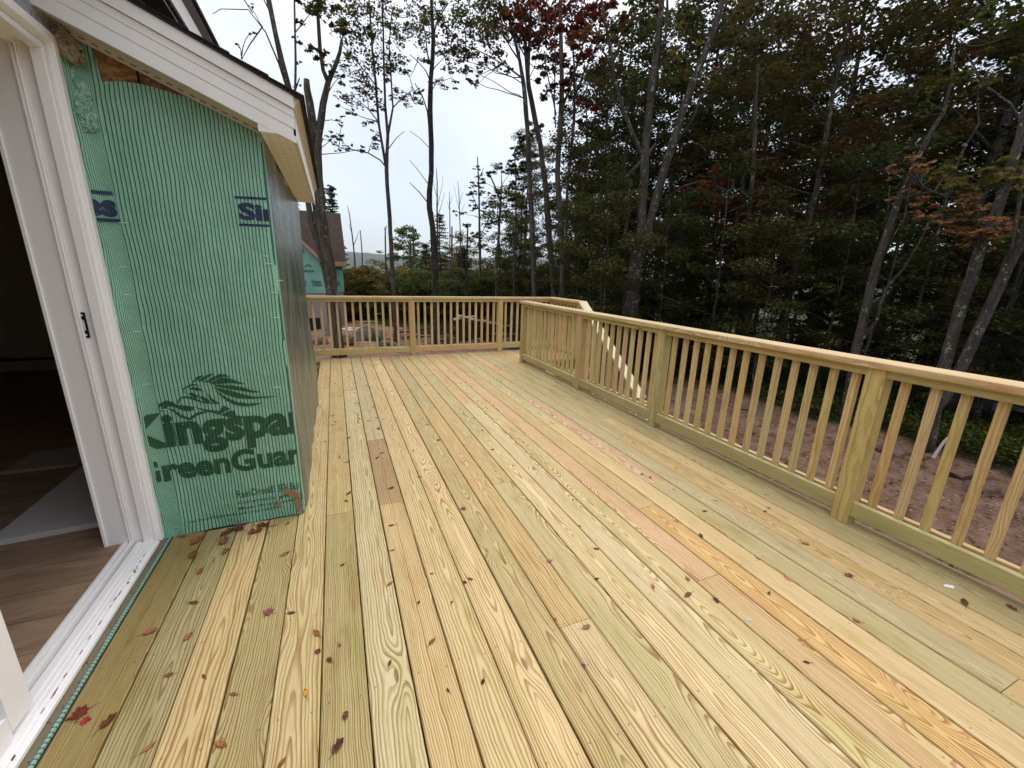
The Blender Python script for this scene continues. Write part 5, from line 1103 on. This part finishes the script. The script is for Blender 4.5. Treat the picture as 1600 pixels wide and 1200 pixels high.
# --- neighbouring house
nb = thing('neighbour_house', 'unfinished neighbouring house in green wrap with a steep brown shingled roof, beyond the far railing', 'house', (0, 22, GZ))
NW = mat('neighbour_wrap', rough=.5); t, b = sock(NW); P = pos(t); t.links.new(mix(t, (.15, .36, .29), (.20, .43, .35), smooth(t, noise(t, P, 1.2, 5, .6), .35, .65)), b.inputs['Base Color'])
NR = mat('brown_shingles', rough=.95); t, b = sock(NR); P = pos(t); s = t.nodes.new('ShaderNodeSeparateXYZ'); t.links.new(P, s.inputs[0])
course = mth(t, 'FRACT', mth(t, 'DIVIDE', s.outputs[2], .115)); vo = t.nodes.new('ShaderNodeTexVoronoi'); vo.inputs['Scale'].default_value = 7; t.links.new(P, vo.inputs['Vector']); sc_ = t.nodes.new('ShaderNodeSeparateColor'); t.links.new(vo.outputs['Color'], sc_.inputs[0])
t.links.new(mix(t, mix(t, (.030, .020, .016), (.060, .040, .032), mth(t, 'ADD', mth(t, 'MULTIPLY', sc_.outputs[0], .6), mth(t, 'MULTIPLY', noise(t, P, 25, 3), .4))), (.02, .012, .01), smooth(t, course, .12, .04)), b.inputs['Base Color'])
NTR = mat('raw_trim', (.42, .25, .15), .8); CONC = mat('concrete', rough=.9); t, b = sock(CONC); P = pos(t); t.links.new(mix(t, (.34, .31, .27), (.22, .20, .18), noise(t, P, 3, 5, .7)), b.inputs['Base Color'])
D0 = 22.0
rwall = onY(537, 440, D0).x; zb0 = onY(537, 456, D0).z; ze = onY(541, 413, D0).z; xe = onY(541, 413, D0).x
MB().box((-9, D0, zb0), (rwall, D0+7, ze)).build('main_wall', NW, nb)
MB().box((-9, D0+.03, GZ-.3), (rwall-.05, D0+6.9, zb0-.002)).build('foundation', CONC, nb)
DR = 4.4; rt = onY(533, 337, D0+DR)
def rf(x0, x1, y0, z0, y1, z1, th=.12):
    return [(x0, y0, z0), (x1, y0, z0), (x1, y1, z1), (x0, y1, z1), (x0, y0, z0+th), (x1, y0, z0+th), (x1, y1, z1+th), (x0, y1, z1+th)], [(3, 2, 1, 0), (4, 5, 6, 7), (0, 1, 5, 4), (1, 2, 6, 5), (2, 3, 7, 6), (3, 0, 4, 7)]
zr = rt.z
b_ = MB(); b_.add(*rf(-9.3, xe, D0-.35, ze-.02, D0+DR, zr)); b_.add(*rf(-9.3, xe, D0+2*DR+.35, ze-.02, D0+DR+.001, zr)); b_.build('main_roof', NR, nb)
MB().box((-9.3, D0-.37, ze-.10), (xe, D0-.352, ze+.10)).build('eave_board', NTR, nb)
G0 = 20.0
gx1 = onY(507, 440, G0).x; gz0 = onY(480, 458, G0).z; gze = onY(500, 410, G0).z; sl2 = (onY(463, 370, G0).z-onY(497, 402, G0).z)/(onY(497, 402, G0).x-onY(463, 370, G0).x)
pk = gx1-2.6; zt_ = gze+sl2*2.6
MB().prism([(gx1-5.2, gz0), (gx1, gz0), (gx1, gze), (pk, zt_), (gx1-5.2, gze)], 'y', G0, D0+.9).build('gable_wall', NW, nb)
b_ = MB(); xo = gx1+.15
for sgn in (1, -1):
    e_ = (pk+sgn*(2.6+.18), gze-.18*sl2); b_.prism([(e_[0], e_[1]), (pk, zt_+.0), (pk, zt_+.12), (e_[0], e_[1]+.12)] if sgn > 0 else [(e_[0], e_[1]), (e_[0], e_[1]+.12), (pk-.001, zt_+.12), (pk-.001, zt_)], 'y', G0-.2, D0+2.4)
b_.build('gable_roof', NR, nb)
b_ = MB()
for sgn in (1, -1):
    e_ = (pk+sgn*(2.6+.19), gze-.19*sl2-.03); q = [(e_[0], e_[1]), (pk, zt_-.03), (pk, zt_+.13), (e_[0], e_[1]+.16)]
    b_.prism(q if sgn > 0 else q[::-1], 'y', G0-.235, G0-.205)
b_.build('gable_trim', NTR, nb)
MB().box((gx1-5.2, G0+.03, GZ-.3), (gx1-.04, D0, gz0-.002)).build('foundation', CONC, nb)
gl = onY(475, 492, G0-.2); MB().box((gl.x-1.2, G0-.01, GZ-.05), (onY(500, 500, G0).x, G0+.028, onY(490, 497, G0).z)).build('basement_opening', DARK, nb)
MB().box((gl.x-1.4, G0-.012, onY(490, 497, G0).z), (gl.x+.06, G0+.027, gz0-.2)).build('basement_opening', DARK, nb)
# prints on its wrap
def wall_text(s, x0, x1, zb, h, y, matl, parent, name='printed_text', ref='x'):
    import bmesh
    def mk(q):
        cu = bpy.data.curves.new('t', 'FONT'); cu.body = q; cu.size = 1; cu.offset = .03; cu.resolution_u = 1
        o = bpy.data.objects.new('t', cu); C.objects.link(o); bpy.context.view_layer.update(); me = bpy.data.meshes.new_from_object(o.evaluated_get(bpy.context.evaluated_depsgraph_get())); bpy.data.objects.remove(o); return me
    me = mk(s); hr = max(v.co.y for v in mk(ref).vertices); xs = [v.co.x for v in me.vertices]; a, c = min(xs), max(xs); me.name = name
    off = Vector((0, 0, 0)); q = parent
    while q is not None: off += q.location; q = q.parent
    for v in me.vertices: v.co = Vector((x0+(v.co.x-a)/(c-a)*(x1-x0), y, zb+v.co.y/hr*h))-off
    me.materials.clear(); me.materials.append(matl); o = bpy.data.objects.new(name, me); C.objects.link(o); o.parent = parent
NP = mat('neighbour_print', (.02, .10, .09), .6)
def arc_poly(x, z, r_, y, parent):
    vs = []; n_ = 12
    for i in range(n_+1):
        a = math.pi*i/n_; vs += [(x+r_*math.cos(a), y, z+r_*math.sin(a)), (x+r_*.68*math.cos(a), y, z+r_*.62*math.sin(a))]
    MB().add(vs, [(2*i, 2*i+1, 2*i+3, 2*i+2) for i in range(n_)]).build('printed_arch', NP, parent)
for (x0, y0, x1, y1, Y_, a, c_) in ((473, 425, 491, 421, G0, 'Barricade', 'a'), (487, 442, 502, 442, G0, 'Kingspan', 'k'), (488, 447, 503, 447, G0, 'GreenGuard', 'k'), (466, 392, 474, 390, G0, 'Kingspan', 'k'), (467, 395, 475, 393, G0, 'GreenGuard', 'k'), (460, 442, 479, 442, G0, 'Kingspan', 'k'), (461, 447, 479, 447, G0, 'GreenGuard', 'k'), (523, 421, 535, 421, D0, 'Barricade', 'a'), (514, 443, 531, 443, D0, 'Kingspan', 'k'), (515, 447, 531, 447, D0, 'GreenGuard', 'k')):
    p0, p1 = onY(x0, y0, Y_), onY(x1, y1, Y_); wall_text(a, p0.x, p1.x, p0.z, .09 if Y_ < 21 else .10, Y_-.012, NP, nb)
    if c_ == 'a': arc_poly((p0.x+p1.x)/2, p0.z+.18, (p1.x-p0.x)*.30, Y_-.012, nb)

# --- yard: rocks, brush, boards
ROCK = mat('grey_stone', rough=.9); t, b = sock(ROCK); P = pos(t); t.links.new(mix(t, mix(t, (.075, .069, .064), (.15, .14, .13), smooth(t, noise(t, P, 4, 6, .7), .35, .7)), (.12, .07, .055), smooth(t, noise(t, P, 2, 4, .6), .55, .7, 0, .7)), b.inputs['Base Color']); bump(t, b, noise(t, P, 9, 6, .7), .05, .8)
REDR = mat('red_stone', rough=.95); t, b = sock(REDR); P = pos(t); t.links.new(mix(t, (.12, .072, .055), (.20, .13, .10), smooth(t, noise(t, P, 6, 6, .7), .35, .7)), b.inputs['Base Color']); bump(t, b, noise(t, P, 9, 6, .7), .03, .8)
def rock(x, y, sx, sy, sz, rz_, label, group=None, m=ROCK, seed=0):
    rr_ = random.Random(seed); import bmesh
    bm = bmesh.new(); bmesh.ops.create_icosphere(bm, subdivisions=3, radius=1)
    pl = [(Vector([rr_.gauss(0, 1) for _ in range(3)]).normalized(), rr_.uniform(.45, .8)) for _ in range(9)]
    for v in bm.verts:
        for n_, d in pl:
            e_ = v.co.dot(n_)-d
            if e_ > 0: v.co -= n_*e_
        v.co += Vector([rr_.gauss(0, .012) for _ in range(3)]); v.co = Vector((v.co.x*sx, v.co.y*sy, v.co.z*sz))
    me = bpy.data.meshes.new('rock'); bm.to_mesh(me); bm.free(); me.materials.append(m)
    o = bpy.data.objects.new('rock', me); C.objects.link(o); z = float(gh(np.array([x]), np.array([y]))[0]); o.location = (x, y, z+sz*.25); o.rotation_euler = (rr_.uniform(-.25, .25), rr_.uniform(-.25, .25), rz_)
    return tag(o, label, 'rock', group)
for i, (px_, py_, sx_, sz_, lb) in enumerate([(566, 530, .75, .42, 'big flat grey slab beyond the far railing, below the white debris'), (594, 528, .55, .35, 'grey slab leaning right of the biggest one'), (610, 540, .5, .2, 'low grey stone near the foot of the twin stemmed tree'), (632, 545, .45, .18, 'small grey stone right of the twin stemmed tree'), (540, 535, .5, .3, 'reddish grey stone beside the rough barked trunk'), (497, 535, .5, .35, 'stone at the far left behind the balusters'), (515, 522, .4, .3, 'stone just left of the rough barked trunk'), (702, 530, .5, .3, 'stone right of the lone dark trunk'), (716, 520, .5, .25, 'grey stone in front of the brush pile'), (740, 535, .45, .2, 'flat stone below the brush pile'), (790, 535, .4, .2, 'stone at the right end of the brush pile'), (660, 540, .3, .2, 'small stone left of the lone dark trunk')]):
    g_ = onZ(px_, py_, GZ+.1); rock(g_.x, g_.y, sx_, sx_*.7, sz_, i*1.3, lb, None, ROCK if i not in (4, 5) else REDR, i)
for i, (px_, py_, sx_, lb) in enumerate([(1385, 705, .22, 'reddish stone at the edge of the wood, left of the orange maple trunk'), (1400, 712, .2, 'second reddish stone against the orange maple trunk'), (1430, 712, .16, 'small stone at the foot of the orange maple trunk'), (1500, 745, .28, 'flat stone right of the orange maple trunk'), (1520, 760, .2, 'stone among the roots on the right'), (1555, 765, .24, 'stone near the right edge behind the balusters'), (1108, 620, .14, 'round stone at the upper edge of the dirt behind the third bay'), (1175, 670, .12, 'lone stone half way up the dirt'), (1160, 640, .14, 'stone on the dirt behind the middle balusters')]):
    g_ = onZ(px_, py_, GZ); rock(g_.x, g_.y, sx_, sx_*.7, sx_*.5, i, lb, None, REDR, 40+i)
for k in range(90):
    g_ = (random.uniform(4.8, 9.4), random.uniform(-.5, 8)); s_ = random.uniform(.02, .05); rock(g_[0], g_[1], s_, s_*.8, s_*.6, k, 'small reddish stone among many on the bare dirt behind the right railing', 'small stones on the dirt', REDR, 100+k)
for k in range(60):
    g_ = (random.uniform(0, 6.5), random.uniform(8, 12.5)); s_ = random.uniform(.05, .13); rock(g_[0], g_[1], s_, s_*.8, s_*.6, k, 'small stone among the rubble behind the far railing', 'rubble behind the far railing', random.choice([REDR, ROCK]), 300+k)
# brush pile with pale boards on it
bc = onZ(760, 528, GZ); b_ = MB()
for k in range(260):
    x, y = bc.x+random.gauss(0, 1.5), bc.y+random.gauss(0, .6); z = GZ+random.uniform(0, .75)*math.exp(-((x-bc.x)/2.6)**2); a = random.uniform(0, 3.14); l_ = random.uniform(.4, 1.3)
    limb(b_, (x-l_*math.cos(a), y-l_*math.sin(a)*.5, z+random.uniform(-.1, .3)), (x+l_*math.cos(a), y+l_*math.sin(a)*.5, z+random.uniform(-.1, .3)), random.uniform(.01, .035), .006, .12, 5, 3)
tag(b_.build('brush_pile', BARKD), 'dark heap of branches beyond the far railing, right of the lone trunk', 'brush pile')
PALE = mat('bleached_wood', (.55, .50, .44), .8)
for k, (xa, ya, xb, yb_, lb) in enumerate([(717, 494, 777, 507, 'long pale pole lying uppermost on the brush pile'), (733, 500, 778, 505, 'second pale pole lying just under the uppermost one'), (709, 499, 745, 494, 'short pale pole at the left end of the brush pile'), (780, 509, 802, 510, 'pale pole end sticking out to the right of the brush pile'), (772, 521, 812, 523, 'low pale pole along the right foot of the brush pile')]):
    a, c_ = onY(xa, ya, bc.y-.8), onY(xb, yb_, bc.y-.6); bb = MB(); limb(bb, a, c_, .05, .03, .03, 7, 5); tag(bb.build('pole', PALE), lb, 'pole')
WS = mat('white_scrap', (.75, .74, .72), .7)
for k, (px_, py_, l_, lb) in enumerate([(563, 479+8, .5, 'white scrap high on the red dirt beyond the far railing'), (573, 503, .8, 'long white scrap across the middle of the red dirt'), (548, 514, .9, 'white strips on the dirt above the grey slabs'), (592, 492, .35, 'small white scrap on the upper red dirt'), (555, 518, .5, 'lower white strip just above the biggest slab')]):
    g_ = onZ(px_, py_, GZ); bb = MB(); z = float(gh(np.array([g_.x]), np.array([g_.y]))[0])
    for q in range(4): bb.lumber((g_.x+random.uniform(-l_, 0), g_.y+random.uniform(-.3, .3), z+.03+q*.015), (g_.x+random.uniform(0, l_), g_.y+random.uniform(-.3, .3), z+.05+q*.015), (0, 1, 0), .08, .012, (.7, .7, .7))
    tag(bb.build('debris', WS), lb, 'debris')
a, c_ = onZ(968, 640, GZ+.02), onZ(1012, 658, GZ+.02)
bb = MB(); bb.lumber(a, c_, (1, -.6, 0), .14, .038, (.70, .62, .46)); tag(bb.build('offcut_board', WOOD), 'pale board offcut lying on the dirt at the foot of the stairs', 'board')
for (pts_, lb) in (([(1458, 715), (1475, 690), (1484, 681), (1486, 679)], 'bleached branch standing up beside the orange maple trunk'), ([(1455, 735), (1468, 731), (1482, 732)], 'pale curved root on the dirt right of the orange maple trunk'), ([(1512, 748), (1525, 744), (1535, 743)], 'thin bleached root by the stones on the right')):
    bb = MB(); q = [onD(x, y, 8.8) for x, y in pts_]; bb.tube(q, [.022, .018, .014, .008][:len(q)], 6); tag(bb.build('dead_branch', PALE), lb, 'branch')
# low cabin in the trees at the far right
cb = thing('cabin', 'grey weathered cabin with a dark window, hidden in the trees behind the last balusters', 'cabin', (15, 3.4, GZ-.3))
SID = mat('weathered_siding', (.10, .105, .11), .8); wq = onD(1590, 675, 13)
xw = wq.x
b_ = MB()
for k in range(14): b_.box((xw, wq.y-3.2, GZ-.6+k*.17), (xw+3, wq.y+1.5, GZ-.6+k*.17+.16))
b_.build('siding', SID, cb); MB().box((xw-.03, wq.y-.9, wq.z-.42), (xw-.001, wq.y+.35, wq.z+.42)).build('window', DARK, cb)
b_ = MB(); b_.box((xw-.05, wq.y-.98, wq.z-.5), (xw-.0305, wq.y+.43, wq.z-.42)).box((xw-.05, wq.y-.98, wq.z+.42), (xw-.0305, wq.y+.43, wq.z+.5)).box((xw-.05, wq.y+.35, wq.z-.4199), (xw-.0305, wq.y+.43, wq.z+.4199)).box((xw-.05, wq.y-.98, wq.z-.4199), (xw-.0305, wq.y-.9, wq.z+.4199)); b_.build('window_frame', mat('grey_trim', (.22, .23, .24), .7), cb)
b_ = MB(); b_.prism([(xw-.4, GZ+1.78), (xw+1.5, GZ+2.9), (xw+3.4, GZ+1.78), (xw+3.4, GZ+1.9), (xw+1.5, GZ+3.02), (xw-.4, GZ+1.9)], 'y', wq.y-3.5, wq.y+1.8); b_.build('roof', SHING, cb)
# ground cover at the edge of the wood
cs = []; 
for k in range(1500):
    px_ = random.uniform(990, 1750); D_ = random.uniform(9.6, 15); x, y = polar(px_, D_)
    if x+random.uniform(-.6, .6) > 9.6: cs.append((x, y, float(gh(np.array([x]), np.array([y]))[0])+random.uniform(.02, .3)))
for k in range(350):
    x, y = random.uniform(2.5, 9), random.uniform(8.2, 12); cs.append((x, y, GZ+random.uniform(.0, .15)))
v, cl = leafcloud(cs, [random.uniform(.15, .35) for _ in cs], [26]*len(cs), .05, 'green', .5); o = leaf_obj('ground_cover', v, cl); tag(o, 'low leafy ground cover along the edge of the wood', 'ground cover', kind='stuff')

# leaf litter on the dirt beyond the railing
cs = [(x, y, float(gh(np.array([x]), np.array([y]))[0])+.03) for x, y in ((random.uniform(3.6, 10), random.uniform(-1, 8)) for _ in range(1500))]
v, cl = leafcloud(cs, [random.uniform(.1, .3) for _ in cs], [3]*len(cs), .045, 'rust', .08, 2.5); o = leaf_obj('leaf_litter', v, cl); tag(o, 'thin litter of dead leaves on the bare dirt behind the right railing', 'leaf litter', kind='stuff')

# ------------------------------------------------------------------ air
HZ = bpy.data.materials.new('haze'); HZ.use_nodes = True; t = HZ.node_tree; t.nodes.clear()
o_ = t.nodes.new('ShaderNodeOutputMaterial'); v_ = t.nodes.new('ShaderNodeVolumePrincipled'); v_.inputs['Color'].default_value = (.80, .88, 1, 1); v_.inputs['Density'].default_value = .00012; v_.inputs['Anisotropy'].default_value = .2
t.links.new(v_.outputs[0], o_.inputs['Volume'])
hz = MB().box((-4700, -4700, -30), (4700, 4700, 260)).build('haze', HZ); tag(hz, kind='stuff')
